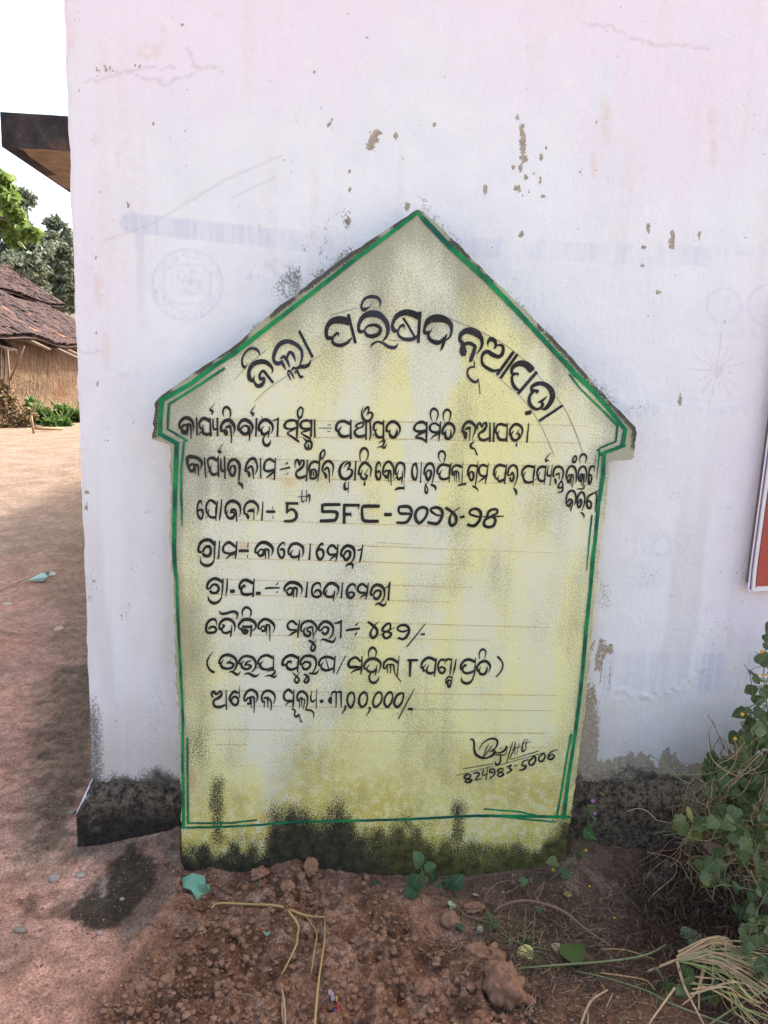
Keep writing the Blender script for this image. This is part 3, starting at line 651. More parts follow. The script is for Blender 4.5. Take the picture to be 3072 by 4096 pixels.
TEXT['agency'] = [
(690, 1600, "105,330,28 85,330,26 90,270,30 130,225,40 180,215,44 230,250,36 252,310,22 245,395,6;110,335,22 135,300,24 170,310,28 180,355,30 150,390,52 120,375,44 108,340,22;180,300,20 178,430,10;165,300,26 200,295,36 220,330,22 222,465,12;288,210,20 295,425,20;"
"345,345,30 325,320,24 325,270,26 360,225,36 400,225,42 445,255,40;370,300,6 360,350,24 370,395,36 410,415,38 450,400,30;340,380,16 318,420,12;450,215,18 460,435,26;485,225,16 490,330,22 510,355,26 540,330,16;538,215,22 540,435,20;510,35,3 450,115,16 480,135,30 470,180,8;"
"620,205,4 605,160,18 615,105,24 650,85,32 690,120,26 695,180,18 680,230,6;610,370,24 585,370,30 585,310,30 625,255,38 680,245,46 730,290,42 745,350,24 730,415,6;622,355,36 640,395,52 640,428,20;640,330,30 690,310,36;690,310,30 705,400,20 706,520,12;"
"820,360,30 795,355,38 795,300,30 830,250,38 880,240,44 935,275,40 960,330,26 940,415,6;815,350,20 860,310,22 910,325,32 915,380,40 870,410,36 825,385,38 813,350,22;915,330,30 925,420,22 920,495,10;1008,220,22 1000,435,20;1000,55,3 940,145,18 968,165,30 955,205,6;"
"1070,365,30 1040,360,30 1040,300,30 1080,250,38 1130,240,42 1185,280,36 1205,340,22 1180,410,4;1065,185,4 1075,225,10;1100,310,5 1070,350,18 1075,400,36 1110,410,32 1150,380,24;1165,315,10 1155,400,20 1145,460,4;1105,430,14 1085,480,22 1105,535,32 1140,545,36 1170,510,20 1178,475,4;1205,250,14 1245,235,18 1275,215,10;1268,215,20 1258,440,22"),
(1100, 1600, "305,85,24 275,130,22 275,190,24 300,215,30 325,180,18 335,110,18 305,85,24;290,215,14 282,245,14;265,290,30 245,250,30 180,245,32 130,270,26 115,320,32 150,345,26 210,345,22 262,325,18;275,240,24 265,380,26 262,460,14;150,392,14 255,335,22;145,400,20 270,490,28 290,510,8;"
"430,280,26 420,255,26 370,245,34 320,265,26 308,315,32 345,345,30 430,340,24;440,235,22 430,440,24;310,390,10 380,368,26 430,345,22;310,400,12 380,440,28 430,470,20;335,450,6 380,490,28 430,500,32 440,550,24 420,590,26 375,580,32 358,540,20 380,500,24;400,530,14 402,575,20;475,235,20 478,450,20;"
"530,340,6 540,337,8 680,337,10;630,302,7 670,297,9;630,382,8 668,376,7;"
"765,375,26 735,360,32 740,300,30 775,262,32 830,255,36 895,285,36;800,320,8 765,370,26 780,420,38 830,440,38 890,425,24;910,240,18 908,465,28;"
"1062,290,22 1050,270,24 990,290,24 970,315,26 1000,335,18 1045,325,20 1062,290,22;1000,340,20 960,370,26 965,415,36 1010,440,38 1080,425,30;1092,250,24 1092,475,22;1140,250,18 1148,400,22 1135,485,10;1060,75,5 1040,150,18 1060,225,36 1105,255,34 1155,225,24 1170,170,26 1140,150,24 1095,185,5;1055,165,6 1080,115,22 1115,85,28 1125,120,22 1110,160,14;"
"1205,370,22 1185,350,26 1190,295,26 1230,265,30 1295,285,34;1225,345,6 1205,380,20 1220,430,36 1260,450,32 1300,435,26;1190,405,10 1170,440,8;1305,240,14 1300,460,24 1305,530,14;1240,520,5 1290,490,18 1322,480,12 1310,520,18 1285,560,22;1225,575,6 1275,558,20 1310,575,26 1345,525,4;"
"1365,375,26 1340,370,28 1345,310,28 1390,265,36 1440,265,38 1485,305,32 1500,360,22 1475,430,5;1385,350,6 1375,400,24 1400,445,40 1440,440,36 1460,400,30 1465,345,6"),
(1600, 1600, "310,300,30 300,275,30 250,265,38 195,290,24 170,340,30 190,370,30 250,380,36 310,365,30;325,262,14 318,380,24 315,515,22;185,440,10 250,400,32 305,375,24;185,450,24 250,460,32 305,490,26;"
"390,260,8 365,190,16 375,125,24 410,105,30 450,135,22 455,190,18 430,260,6;470,310,24 420,280,24 370,300,22 358,345,28 385,380,28 440,390,32 480,375,26;487,258,14 475,400,24 465,495,10;365,475,6 410,430,20 470,400,26;"
"535,270,6 520,200,14 530,140,22 570,115,28 605,145,22 605,200,16 585,262,5;545,395,30 515,405,30 515,350,28 555,290,36 600,280,38 645,320,32 652,380,22 620,465,5;555,355,5 545,400,22 550,450,38 585,465,32 610,430,26 610,350,5;"
"775,380,40 750,380,26 760,320,28 800,270,36 850,265,40 900,310,32 905,360,24 870,455,5;780,390,50 785,440,42 785,470,20;785,352,24 830,335,36 850,325,10;842,330,18 833,490,8;870,440,4 880,515,12;885,510,16 850,530,24 855,570,28 890,585,24;895,580,14 925,660,20;"
"938,370,5 930,310,20 955,275,30 975,310,22 985,330,16 1000,290,20 1030,275,28 1035,320,28 1000,370,36 955,400,26 945,440,28 970,475,34 1020,480,32 1070,455,24;1080,275,16 1080,500,26;1130,270,16 1122,500,24;"
"1165,410,28 1150,380,24 1160,320,24 1200,290,32 1275,305,34;1195,365,6 1170,410,24 1190,465,38 1240,480,34 1280,465,24;1290,275,12 1278,500,24;"
"1340,420,30 1318,420,24 1322,360,26 1365,300,32 1420,295,36 1465,340,28 1465,400,20 1440,470,4;1365,365,6 1335,420,24 1350,470,36 1390,485,32 1430,450,28 1425,405,24 1395,412,8;1430,350,5 1395,415,14;1405,510,10 1395,555,24;1545,280,12 1522,510,22")]
TEXT['work_name'] = [
(720, 1770, "105,310,28 90,250,32 90,190,42 120,170,46 190,180,42 240,210,40 262,255,26 240,325,5;105,300,20 130,265,26 165,265,28 170,310,28 145,345,38 115,325,30 102,295,20;185,270,20 182,385,10;180,268,26 215,280,26 222,400,12;292,180,18 308,420,16;"
"355,330,24 335,250,22 340,200,26 390,185,38 445,215,36;375,265,5 365,340,24 395,385,36 450,370,26;355,335,14 330,360,8;457,170,18 462,410,22;490,195,14 492,310,24 510,345,26 535,320,14;535,170,20 540,435,18;522,15,4 455,105,14 485,108,28 472,138,8;"
"590,340,28 575,320,24 585,250,30 620,210,36 670,210,38 710,260,36 715,330,28 705,460,18;700,480,24 740,510,36 752,560,6;600,330,24 620,285,22 655,290,32 660,350,28 635,400,36 600,370,32 593,335,24;"
"805,340,24 785,340,28 800,260,26 840,205,32 890,195,36 920,250,24 925,320,18 905,385,8;815,345,26 830,385,38 828,415,16;810,320,22 850,285,28 875,330,24 880,440,10;965,190,14 970,425,18;"
"1135,235,26 1080,200,32 1030,225,26 1010,280,28 1015,330,26 1060,345,32 1130,325,26;1147,190,14 1130,450,18;1035,425,12 1080,390,24 1130,350,26;1200,325,16 1318,300,24;1270,262,18 1295,240,16;1278,395,8 1298,360,8"),
(1150, 1770, "90,310,4 95,230,22 125,210,28 140,260,22 150,270,14 165,220,22 195,220,22 190,275,28 150,320,36 110,350,22 105,395,28 140,425,36 200,410,30 235,390,18;238,210,16 228,465,18;"
"270,380,24 260,320,24 275,260,28 320,230,32 380,245,30;265,350,24 300,325,22 330,330,26 345,360,26 340,420,28 280,430,28 272,385,20;310,350,14 315,400,14;290,345,16 285,400,14;388,190,14 378,330,20 362,475,8;440,85,18 400,125,22 395,190,30 425,185,18 450,130,18 440,85,18;"
"430,355,24 420,330,22 430,270,28 475,225,32 520,235,32 550,290,20 535,405,4;440,360,24 460,400,36 460,435,14;445,330,22 480,300,26 500,360,20 502,485,8;"
"725,215,5 660,255,24 625,330,32 640,410,36 700,440,36 760,400,32 775,340,28 740,320,18 705,345,4;675,305,4 705,260,20 745,240,28 745,285,24 720,320,14;705,470,8 685,500,20 690,560,32 730,545,14;735,470,10 728,605,8;820,220,16 808,455,22;"
"875,225,10 868,150,16 890,85,30 930,70,32 965,110,22 965,170,16 940,220,8;880,375,24 855,380,24 865,310,26 905,250,36 950,250,36 1000,305,24 1000,360,18 990,430,4;905,325,5 880,385,20 890,425,32 930,440,30 955,395,24 920,390,4;970,315,4 925,385,14;930,465,14 922,515,24;"
"1115,300,5 1110,250,18 1090,240,28 1065,290,24 1060,380,26 1080,440,32 1110,430,24 1115,370,18 1095,345,30 1070,365,20;1160,395,20 1145,370,22 1155,290,26 1195,235,30 1235,240,32 1270,300,24 1275,370,16 1265,430,4;1160,360,20 1190,335,22 1215,360,26 1200,410,30 1185,420,32 1163,390,24;1210,350,18 1215,475,8;1205,340,22 1238,350,20 1243,520,8;"
"1310,385,24 1298,370,20 1305,290,26 1340,245,30 1385,255,32 1405,300,22 1405,440,4;1335,325,5 1315,400,18 1330,440,32 1370,420,28;1300,420,12 1275,450,8;1385,330,5 1378,420,20 1368,505,6;1290,570,16 1330,550,30 1400,545,28;1398,455,6 1403,565,8"),
(1550, 1770, "340,250,34 305,280,22 295,350,26 305,420,32 330,445,32 350,410,20 358,330,18 340,250,30;408,230,10 395,485,14;"
"450,380,24 440,375,22 450,310,26 490,255,32 535,260,32 560,320,22 555,400,18 535,490,10;460,370,18 490,335,22 520,345,28 515,410,28 485,450,32 465,410,30 460,370,20;520,505,22 570,530,30 580,585,4;490,470,6 450,530,12 455,590,24 470,610,24 485,575,14 470,530,18 450,490,10;"
"640,240,6 615,180,14 620,125,24 655,105,28 690,135,22 690,190,16 675,240,8;625,385,24 600,365,26 610,305,28 660,265,34 740,280,32;655,325,5 625,385,20 640,430,32 690,440,32 740,420,22;765,245,12 748,320,24 740,480,12;"
"790,395,24 775,380,20 780,310,22 820,275,28 870,285,32 895,300,20;790,390,16 800,350,20 805,380,14 800,460,6;810,345,18 825,350,18 825,470,6;830,345,22 855,370,18 858,475,8;905,220,6 893,490,12;848,515,20 940,495,28;"
"985,400,18 965,390,24 975,310,26 1010,275,28 1075,285,28;980,385,18 1005,350,22 1030,370,26 1030,430,26 1005,455,26 985,420,24 985,390,18;1087,215,6 1070,400,18 1055,525,8;1025,525,24 1070,550,22 1090,588,4;"
"1195,290,24 1150,270,30 1110,290,24 1095,340,26 1115,390,26 1160,405,26 1200,390,20;1212,245,8 1190,400,20 1172,500,8;1092,475,6 1140,440,20 1190,405,26;"
"1290,400,24 1275,385,22 1290,310,28 1340,270,34 1415,285,32;1310,340,5 1290,400,18 1300,430,24 1320,440,18;1340,390,5 1325,430,14 1340,465,30 1390,450,32 1410,430,18;1435,255,8 1415,380,24 1405,500,14;"
"1455,400,22 1445,385,20 1460,310,24 1500,275,28 1545,290,30 1560,350,22 1555,430,18 1520,530,8;1470,400,18 1500,360,22 1515,400,26 1505,455,26 1480,460,26 1468,420,22;1515,545,16 1545,590,30 1543,640,4"),
(1900, 1770, "580,415,24 565,390,22 575,330,26 625,285,32 708,295,30;615,345,5 580,410,20 600,465,34 650,480,30 700,465,20;722,265,8 705,380,22 695,515,8;"
"760,415,20 745,390,20 755,325,24 800,290,30 848,298,28;785,350,4 760,410,16 770,450,30 810,465,28 845,440,18;750,425,8 715,455,6;857,270,8 840,400,18 832,500,8;880,285,8 868,385,20 890,400,24 912,385,14;928,265,8 900,515,12;915,118,4 855,190,14 850,215,22 885,215,14;845,225,14 868,240,8;"
"950,415,20 938,400,20 950,325,24 985,290,28 1035,300,30 1060,350,22 1050,420,16 1035,460,10;960,435,26 968,470,30 965,495,14;965,390,18 1005,370,26;1010,365,16 1012,440,12;1040,460,20 1010,500,18 1000,540,24 1040,540,22 1055,500,18 1042,465,20;1055,520,16 1050,580,20 990,608,10;"
"1205,160,24 1180,190,18 1175,235,26 1205,230,22 1220,180,16 1203,155,20;1100,440,20 1095,400,20 1110,330,24 1150,285,26 1195,300,30 1215,360,20 1215,450,14 1200,500,4;1110,420,18 1135,385,18 1155,410,24 1140,450,28 1120,480,28 1108,440,20;1150,400,16 1155,520,8;1155,385,20 1180,400,16 1170,545,6;"
"1262,250,4 1258,190,14 1285,145,26 1320,145,26 1338,190,18 1320,250,6;1245,460,16 1238,400,18 1250,330,22 1285,290,26 1320,300,28 1338,360,20 1335,440,14 1315,480,6;1250,440,18 1275,380,20 1295,400,24 1275,450,26 1252,470,20;1285,400,16 1278,520,8;1300,380,18 1310,400,18 1295,560,8;1325,500,6 1305,560,12;1230,555,14 1290,560,18;"
"1450,145,4 1432,345,10;1430,290,24 1395,290,28 1370,340,18 1365,420,22 1365,480,28 1375,500,24 1395,460,20 1400,410,18 1380,390,28 1365,410,18;"
"1105,760,20 1095,700,20 1105,630,22 1140,585,26 1185,585,28 1210,640,22 1205,710,16 1190,755,4;1110,720,18 1135,680,22 1160,700,24 1140,740,26 1115,770,28;1155,690,16 1140,820,6;1160,680,18 1172,720,16 1150,832,6;"
"1240,780,24 1225,720,20 1235,650,24 1270,600,26 1305,610,28 1318,670,20 1310,740,16 1285,820,8;1240,730,18 1265,680,22 1278,720,24 1260,770,26 1238,785,22;1275,840,20 1305,870,22 1308,915,4;"
"1490,575,8 1450,595,14 1420,610,20 1400,620,24 1360,650,24 1340,720,22 1355,780,30 1385,785,28 1395,730,22 1370,700,26 1348,722,14;1450,600,20 1460,660,18 1440,830,8")]
TEXT['scheme'] = [
(760, 1940, "140,245,6 138,210,14 120,190,26 95,230,22 85,310,20 105,380,28 135,405,28 155,360,22 145,305,30 110,300,26 95,322,16;"
"215,335,18 198,330,20 198,240,24 240,185,28 290,205,34 315,240,16;230,285,5 215,340,20 245,385,28 300,390,32;215,365,12 190,400,8;330,185,10 315,300,26 310,430,10;382,170,10 365,330,22 352,430,12;"
"440,350,24 425,330,24 430,250,26 475,200,36 530,195,40 585,230,34 605,300,20 595,385,5;455,300,5 440,355,20 465,395,32 510,395,38 535,350,20 510,325,26 490,335,20 500,300,26 535,295,30 548,320,22;548,310,24 558,380,18 560,445,8;"
"680,345,18 655,340,24 655,260,24 700,205,32 760,200,36 810,245,30 818,300,18 800,365,4;680,350,30 695,385,36 700,410,14;690,320,18 730,305,42 765,312,36;770,275,8 765,415,12;875,200,12 862,425,20;"
"920,320,32 1018,320,34;995,255,5 990,290,10;995,370,8 998,405,10;1150,220,32 1295,222,30;1168,225,32 1163,335,28;1163,325,18 1220,292,32 1270,330,34 1275,390,34 1230,430,36 1130,435,28;"
"1345,60,8 1340,180,14 1355,205,16 1375,180,6;1295,145,8 1385,135,10;1400,60,10 1395,200,12;1400,150,12 1430,120,24 1437,150,18 1430,215,8"),
(1200, 1950, "480,205,34 290,208,36 262,228,26;270,205,30 268,290,34;265,290,34 400,290,36 445,310,40 435,370,34 400,395,40 245,402,36;"
"530,205,30 530,430,36;525,212,36 710,212,32;710,210,20 698,265,6;545,322,38 612,322,30;610,285,5 613,355,8;950,225,38 780,225,42 748,245,28 745,330,34 760,390,36 800,405,40 940,405,36;1015,325,40 1095,325,40"),
(1560, 1950, "245,315,26 150,315,36 110,300,28 108,240,30 150,228,36 220,230,40 255,270,36 255,320,34 230,380,34 185,420,34 80,422,28;"
"400,235,36 335,260,32 303,330,34 320,400,38 355,425,38 410,380,28 445,310,30 440,255,32 395,235,36;605,335,22 560,330,24 500,290,30 495,255,28 550,240,36 610,260,40 630,310,36 610,380,34 560,435,38 455,420,36;"
"670,245,36 740,290,36 790,350,38 790,420,32 745,460,36 715,420,34 720,360,26 745,310,16 835,238,12;840,358,24 890,350,34;"
"1080,355,22 1010,340,26 955,310,26 975,270,28 1030,255,34 1080,285,38 1090,330,34 1070,400,34 1010,460,36 930,445,36;"
"1220,335,18 1282,310,24 1285,268,26 1240,262,30 1190,285,30 1165,335,28;1110,352,10 1200,348,22 1365,345,12;1200,355,30 1140,390,30 1130,450,36 1180,475,36 1240,460,32 1265,400,34 1250,365,30 1195,352,22")]
TEXT['village'] = [
(770, 2130, "110,235,20 78,232,30 72,190,28 100,120,36 160,90,40 220,100,42 268,150,36;125,230,24 150,180,28 200,170,38 220,220,30 200,275,38 150,280,38 123,250,28;275,100,14 265,200,22 260,310,16;92,300,5 100,360,24 150,395,38 210,390,36 250,350,22 262,300,10;325,100,14 312,290,20 300,318,8;"
"515,170,26 440,120,38 385,150,26 365,200,28 385,240,30 450,250,26 510,235,26;533,105,14 522,240,26 512,315,12;405,320,10 440,280,22 510,250,28;560,220,36 670,220,36;668,120,8 662,180,10;660,270,10 658,305,8;"
"785,240,24 755,240,24 760,190,26 810,130,36 870,120,42 930,150,40 965,205,28 945,285,4;785,240,22 815,205,22 855,215,28 845,265,36 810,280,32 783,255,24;875,210,20 875,315,12;865,205,30 905,205,28 915,240,20 915,318,10;"
"1105,160,8 1095,120,20 1060,140,24 1025,200,22 1040,275,28 1075,305,28 1100,265,24 1090,205,32 1050,205,22;1165,265,26 1150,250,24 1160,190,30 1200,140,34 1260,135,36 1320,175,34 1330,235,22 1315,300,4;1210,205,5 1180,250,20 1190,290,32 1240,295,32 1280,275,24;1285,205,8 1280,280,24 1268,342,8;1415,130,12 1402,325,24"),
(1100, 2130, "575,155,18 565,130,24 530,165,26 500,230,26 515,300,32 545,325,32 580,280,24 575,220,32 535,200,28 518,225,16;740,200,24 690,155,32 645,180,24 632,225,28 660,265,28 735,260,26;757,140,12 745,260,22 730,350,10;652,340,8 690,300,22 740,270,26;"
"825,280,24 795,275,28 800,220,28 840,170,34 890,160,38 940,190,36 955,240,26 945,310,20 910,365,12;820,280,22 860,225,26 900,235,32 895,290,30 855,330,34 825,300,28 822,275,22;845,410,8 880,380,28 930,385,30 930,440,5;990,215,14 1035,203,24;1055,145,12 1030,290,22 1015,360,14")]
TEXT['panchayat'] = [
(790, 2290, "140,195,24 115,190,24 125,130,30 170,85,34 225,75,38 300,115,34;150,195,22 180,150,26 230,150,32 255,195,28 230,240,32 180,245,32 148,220,28;308,75,14 300,180,22 292,275,12;125,280,5 140,335,26 190,368,36 245,355,30 285,310,16 293,275,8;358,75,14 352,200,20 338,290,6;398,225,42 442,225,40;"
"530,200,24 505,190,28 510,140,28 550,95,34 600,95,40 662,130,32;570,190,5 565,155,24 540,175,26 525,210,26 540,255,34 590,265,36 655,255,28;680,75,12 665,290,26;708,250,38 752,250,40;810,197,14 845,187,24 985,184,16;945,150,14 968,125,12;945,245,12 965,228,10;"
"1060,215,24 1042,215,20 1050,170,26 1100,125,36 1160,120,40 1225,150,36 1255,205,20 1240,270,4;1075,215,22 1110,185,24 1145,205,28 1130,255,34 1090,265,30 1068,230,22;1155,195,20 1150,298,14;1145,190,24 1185,188,30 1195,220,20 1185,298,14;1320,115,16 1302,300,24"),
(1150, 2290, "395,185,8 390,140,22 360,125,28 310,155,26 292,220,24 310,280,30 355,295,32 400,270,26 385,220,32 345,215,24 322,248,14;460,265,24 435,255,22 445,200,28 490,140,34 545,130,38 600,165,34 612,215,20 585,292,4;485,205,5 455,255,22 480,290,32 530,290,32 560,265,20;568,210,8 555,280,22 547,345,8;662,120,14 645,305,22;"
"815,195,8 808,155,22 780,140,28 735,165,28 712,225,30 725,285,36 765,305,32 800,265,26 785,240,26 750,240,24 732,262,14;955,178,26 900,140,32 855,165,28 842,205,30 870,240,30 950,245,28;970,125,12 955,240,24 938,325,12;865,310,8 905,280,20 950,260,26;"
"1030,270,24 1000,265,28 1010,205,30 1050,155,36 1110,155,40 1155,195,34 1165,255,22 1150,320,18 1115,365,14;1030,265,22 1065,220,26 1115,225,30 1110,280,30 1065,320,32 1033,290,28;1050,395,8 1090,370,26 1140,395,34 1175,380,20 1190,340,3;1175,185,8 1218,163,22 1235,105,6;1225,125,22 1210,335,24")]
TEXT['wage'] = [
(790, 2420, "258,70,8 290,105,30 350,100,30 420,80,32 470,95,34 478,130,20 465,175,3;230,245,5 222,190,22 190,170,30 140,190,30 105,250,28 110,320,30 160,335,32 215,320,28 220,280,28 180,260,30 132,282,18;"
"290,280,24 265,290,22 265,230,28 310,180,34 370,170,36 430,205,30 450,260,20 440,325,4;300,235,20 320,252,24 290,290,24 310,330,26 350,335,28 395,315,24;413,240,8 405,320,20 397,385,14;"
"545,145,4 535,90,18 560,40,28 600,30,30 640,65,22 640,115,18 625,150,6;530,290,30 495,275,18 500,230,30 550,180,38 620,175,42 680,205,38 700,260,22 665,315,10;540,260,30 640,262,30;535,295,40 570,325,62 585,300,64;645,240,20 645,300,24 635,385,12;"
"755,290,22 730,280,20 740,220,28 790,175,32 840,175,34 900,215,34 925,265,20 905,335,6;755,290,20 785,255,20 815,270,24 805,310,30 770,310,28;830,250,20 830,350,10;820,240,22 860,245,22 868,320,16 868,430,10;"
"1195,240,24 1140,195,32 1095,215,24 1080,255,26 1105,295,26 1190,300,22;1225,180,12 1210,300,24 1205,395,14;1095,370,10 1140,340,26 1200,310,26;1250,320,24 1240,290,20 1255,230,28 1310,195,30 1370,200,34 1420,245,30 1430,290,20 1400,360,8;"
"1300,265,5 1275,310,24 1290,360,34 1335,370,36 1355,330,22 1325,315,26 1315,285,20 1335,270,24 1380,265,28;1382,265,20 1390,410,10;1340,425,28 1390,460,30 1415,510,24 1385,550,32 1362,530,24 1375,480,18 1430,408,4"),
(1250, 2420, "105,305,22 75,300,24 85,250,28 130,205,34 185,205,38 235,245,34 250,300,24 235,360,20 200,405,14;105,305,22 140,265,22 185,275,30 185,320,30 150,350,32 113,325,28;90,435,5 130,410,24 200,435,32 250,440,28 285,375,4;265,220,16 330,205,28 355,170,5;345,190,18 338,395,22;"
"398,310,16 440,298,30 565,282,26;515,248,16 545,220,12;510,360,18 535,328,14;670,205,28 730,250,32 775,300,32 770,360,30 725,395,32 695,355,30 710,300,20 745,245,14 800,195,5;"
"940,225,20 900,225,26 850,270,28 840,310,26 895,322,24;935,230,22 930,290,22 880,325,20;800,365,5 860,335,14 985,272,6;900,320,28 945,345,28 920,385,28 880,400,28 850,370,28 858,330,20;"
"1140,305,18 1080,320,24 1020,295,20 1040,255,26 1100,240,32 1150,270,32 1155,330,28 1120,390,30 1080,410,28 1030,395,26;1355,225,7 1240,370,14 1130,505,12;1300,355,18 1345,348,24")]
TEXT['wage_note'] = [
(800, 2590, "155,50,6 100,130,16 85,200,20 120,270,26 170,300,28;260,190,22 230,185,24 240,145,24 280,100,32 340,90,36 410,120,34 440,175,26 430,240,22 400,285,14;285,145,5 250,195,22 270,240,34 330,255,30 390,235,28 395,195,28 340,180,26 315,195,8;385,138,4 330,185,14;345,300,6 385,290,26 440,325,30 465,315,18 490,285,3;"
"490,195,22 465,190,22 475,155,26 520,110,30 580,105,32 640,130,34 670,190,26 660,250,20 620,295,12;530,155,5 495,205,22 520,250,32 570,260,28 610,225,30 570,205,18 545,215,20 560,180,24 615,155,10;525,328,5 580,310,26 650,345,32 690,335,18 715,305,3;"
"730,195,20 700,195,22 705,150,24 750,105,28 810,95,32 875,125,30;760,160,5 725,205,22 740,250,32 800,265,28 870,245,26;715,225,14 680,255,6;690,200,10 715,210,16;883,95,10 880,265,20;800,298,4 850,275,14 900,280,16 890,310,26 860,330,20;770,350,5 830,335,18 890,355,26 925,320,3;"
"1020,205,24 990,210,28 1000,150,28 1050,105,32 1110,95,36 1172,125,32;1090,200,6 1090,165,24 1050,180,26;1055,180,20 1035,215,28 1060,255,34 1110,265,30 1165,240,24;1188,100,12 1175,200,24 1170,300,14;1108,300,8 1150,340,22 1190,385,22 1165,425,26 1135,400,22 1150,360,16 1210,285,4;"
"1225,200,24 1205,205,20 1210,160,26 1250,110,30 1310,100,36 1370,120,34 1395,175,24 1385,240,20 1350,300,14 1315,308,16;1310,310,18 1390,312,26 1430,265,4;1225,210,22 1260,175,26 1310,180,28 1325,215,24 1290,255,28 1250,260,30 1226,225,22;1255,320,26 1300,360,24 1295,410,28 1260,420,28 1255,390,20 1290,350,18 1300,325,8;"
"1455,215,22 1430,215,22 1435,165,26 1480,120,30 1550,115,34 1610,140,30;1485,170,5 1455,215,20 1470,260,32 1530,275,30 1600,250,22;1622,100,12 1610,230,22 1605,305,18;1510,135,12 1545,255,14"),
(1200, 2590, "545,100,12 440,318,12;725,165,26 670,120,30 610,145,28 580,195,30 600,235,34 670,235,34 735,240,26;745,105,12 740,230,22 730,322,14;605,310,8 660,275,22 730,255,28;"
"830,130,8 822,60,16 850,10,28 885,5,28 915,45,18 905,120,8;795,255,24 770,250,22 780,190,28 830,145,36 890,135,38 950,165,34 968,220,20 940,302,8;835,205,5 800,255,20 830,290,30 880,290,28 910,260,20;920,210,8 912,290,20 900,335,8;850,310,16 830,350,22 845,405,26 890,425,32 930,395,22 952,345,4;"
"1030,250,20 1005,245,22 1010,185,26 1060,140,30 1120,145,34 1178,185,28;1035,240,14 1045,210,20 1050,310,10;1055,205,20 1085,215,20 1085,310,10;1095,200,22 1125,220,22 1135,300,14 1210,412,12;1190,100,8 1175,240,14 1168,350,10;1295,155,30 1410,152,30;1325,160,34 1318,350,22"),
(1550, 2590, "420,240,24 405,245,20 415,185,26 460,135,32 510,125,34 580,155,32;465,200,5 430,240,20 435,280,26 455,270,16;500,205,5 475,250,18 475,295,30 520,310,32 575,290,22;588,130,12 570,260,22 562,352,10;"
"760,150,20 720,145,22 680,200,4;680,150,32 640,150,26 610,200,22 610,260,24 640,305,30 675,300,28 690,255,24 650,235,26 622,250,18;690,150,18 735,140,26 765,150,18;775,130,10 760,240,20 750,325,12;825,135,10 805,250,22 785,330,6;780,330,6 770,400,14 745,470,28 725,460,24 725,400,24 760,395,18;700,435,16 705,380,16 740,350,22 775,365,14;"
"905,255,22 880,260,22 885,205,26 930,155,30 980,145,34 1045,170,30;940,235,6 940,210,24 905,240,24 905,285,26 950,310,30 1000,300,28 1045,275,18;1058,125,10 1045,300,18 1020,385,16;1030,370,14 990,420,28 940,430,34 895,405,26 885,355,5;"
"1107,140,8 1100,80,14 1120,35,22 1150,22,26 1180,55,18 1165,138,6;1100,275,20 1078,280,20 1080,225,26 1125,175,30 1180,165,34 1225,205,30 1232,245,18 1210,305,4;1120,230,5 1100,275,20 1115,315,32 1160,320,30 1190,280,24 1195,230,10;1325,110,28 1370,165,20 1385,220,18 1360,290,16 1305,355,12")]
TEXT['estimate'] = [
(820, 2720, "95,215,14 80,170,26 100,140,32 130,165,36 150,165,24 185,135,26 200,170,26 170,210,38 120,235,28 100,270,26 120,315,32 180,325,34 240,300,22;253,125,12 257,355,18;412,70,6 415,215,12;400,160,24 350,140,32 305,190,26 300,245,26 350,300,30 385,290,28 400,240,24 370,200,28 330,215,24 318,250,20;"
"490,250,22 470,240,22 480,180,26 520,130,30 570,120,32 620,160,30 630,220,20 610,275,6;490,250,20 520,215,22 545,235,24 540,280,28 508,285,26;555,225,18 555,340,8;540,205,24 585,210,24 590,280,18 588,395,10;"
"700,265,20 685,240,26 680,200,22 710,145,28 765,130,32 820,160,30 840,215,18 825,290,6;710,215,24 760,215,32;712,250,18 710,335,8;750,220,20 755,335,10;770,225,26 795,270,18 792,365,12;685,270,18 700,265,16;"
"1050,160,22 1005,115,28 960,150,26 945,200,24 970,245,26 1050,250,26;1068,110,8 1060,260,22 1055,330,12;965,305,10 1000,270,18 1050,255,22;1045,345,20 1080,370,20 1075,410,18;1070,420,18 1100,440,26 1130,410,14;1130,415,12 1145,480,12 1160,505,24;"
"1115,255,20 1105,200,22 1130,150,26 1180,140,30 1225,190,26 1230,260,18 1215,340,14;1115,255,14 1130,235,16 1135,335,8;1140,230,20 1160,215,18 1160,320,8;1170,225,18 1195,245,16 1180,350,8;1205,355,22 1280,370,22 1305,410,14 1300,460,4;1285,130,6 1268,210,18 1285,260,24 1325,240,14;1340,110,8 1333,340,12;1385,258,38 1415,252,36"),
(1200, 2720, "370,205,30 360,250,46 375,285,18;375,190,10 390,150,22 430,138,26;435,140,20 432,330,12;435,150,18 495,140,28;492,140,24 495,325,12;545,305,20 540,350,22 500,412,6;"
"610,150,28 575,190,24 570,270,26 605,330,30 640,290,24 655,220,20 640,160,24 605,150,28;765,145,30 720,190,24 708,265,30 740,325,30 790,290,26 808,220,20 795,160,24 760,145,30;828,330,26 840,355,22 792,440,5;"
"940,145,28 900,190,22 875,270,24 900,325,28 955,290,24 985,215,20 970,155,24 935,148,26;1075,145,28 1030,190,22 1012,270,26 1045,325,28 1090,280,24 1110,205,18 1100,155,24 1070,145,28;1200,160,30 1155,200,28 1130,280,28 1165,325,36 1215,280,24 1240,205,20 1235,160,24 1190,165,26;1375,105,6 1290,260,14 1180,468,14;1300,350,28 1350,348,28")]
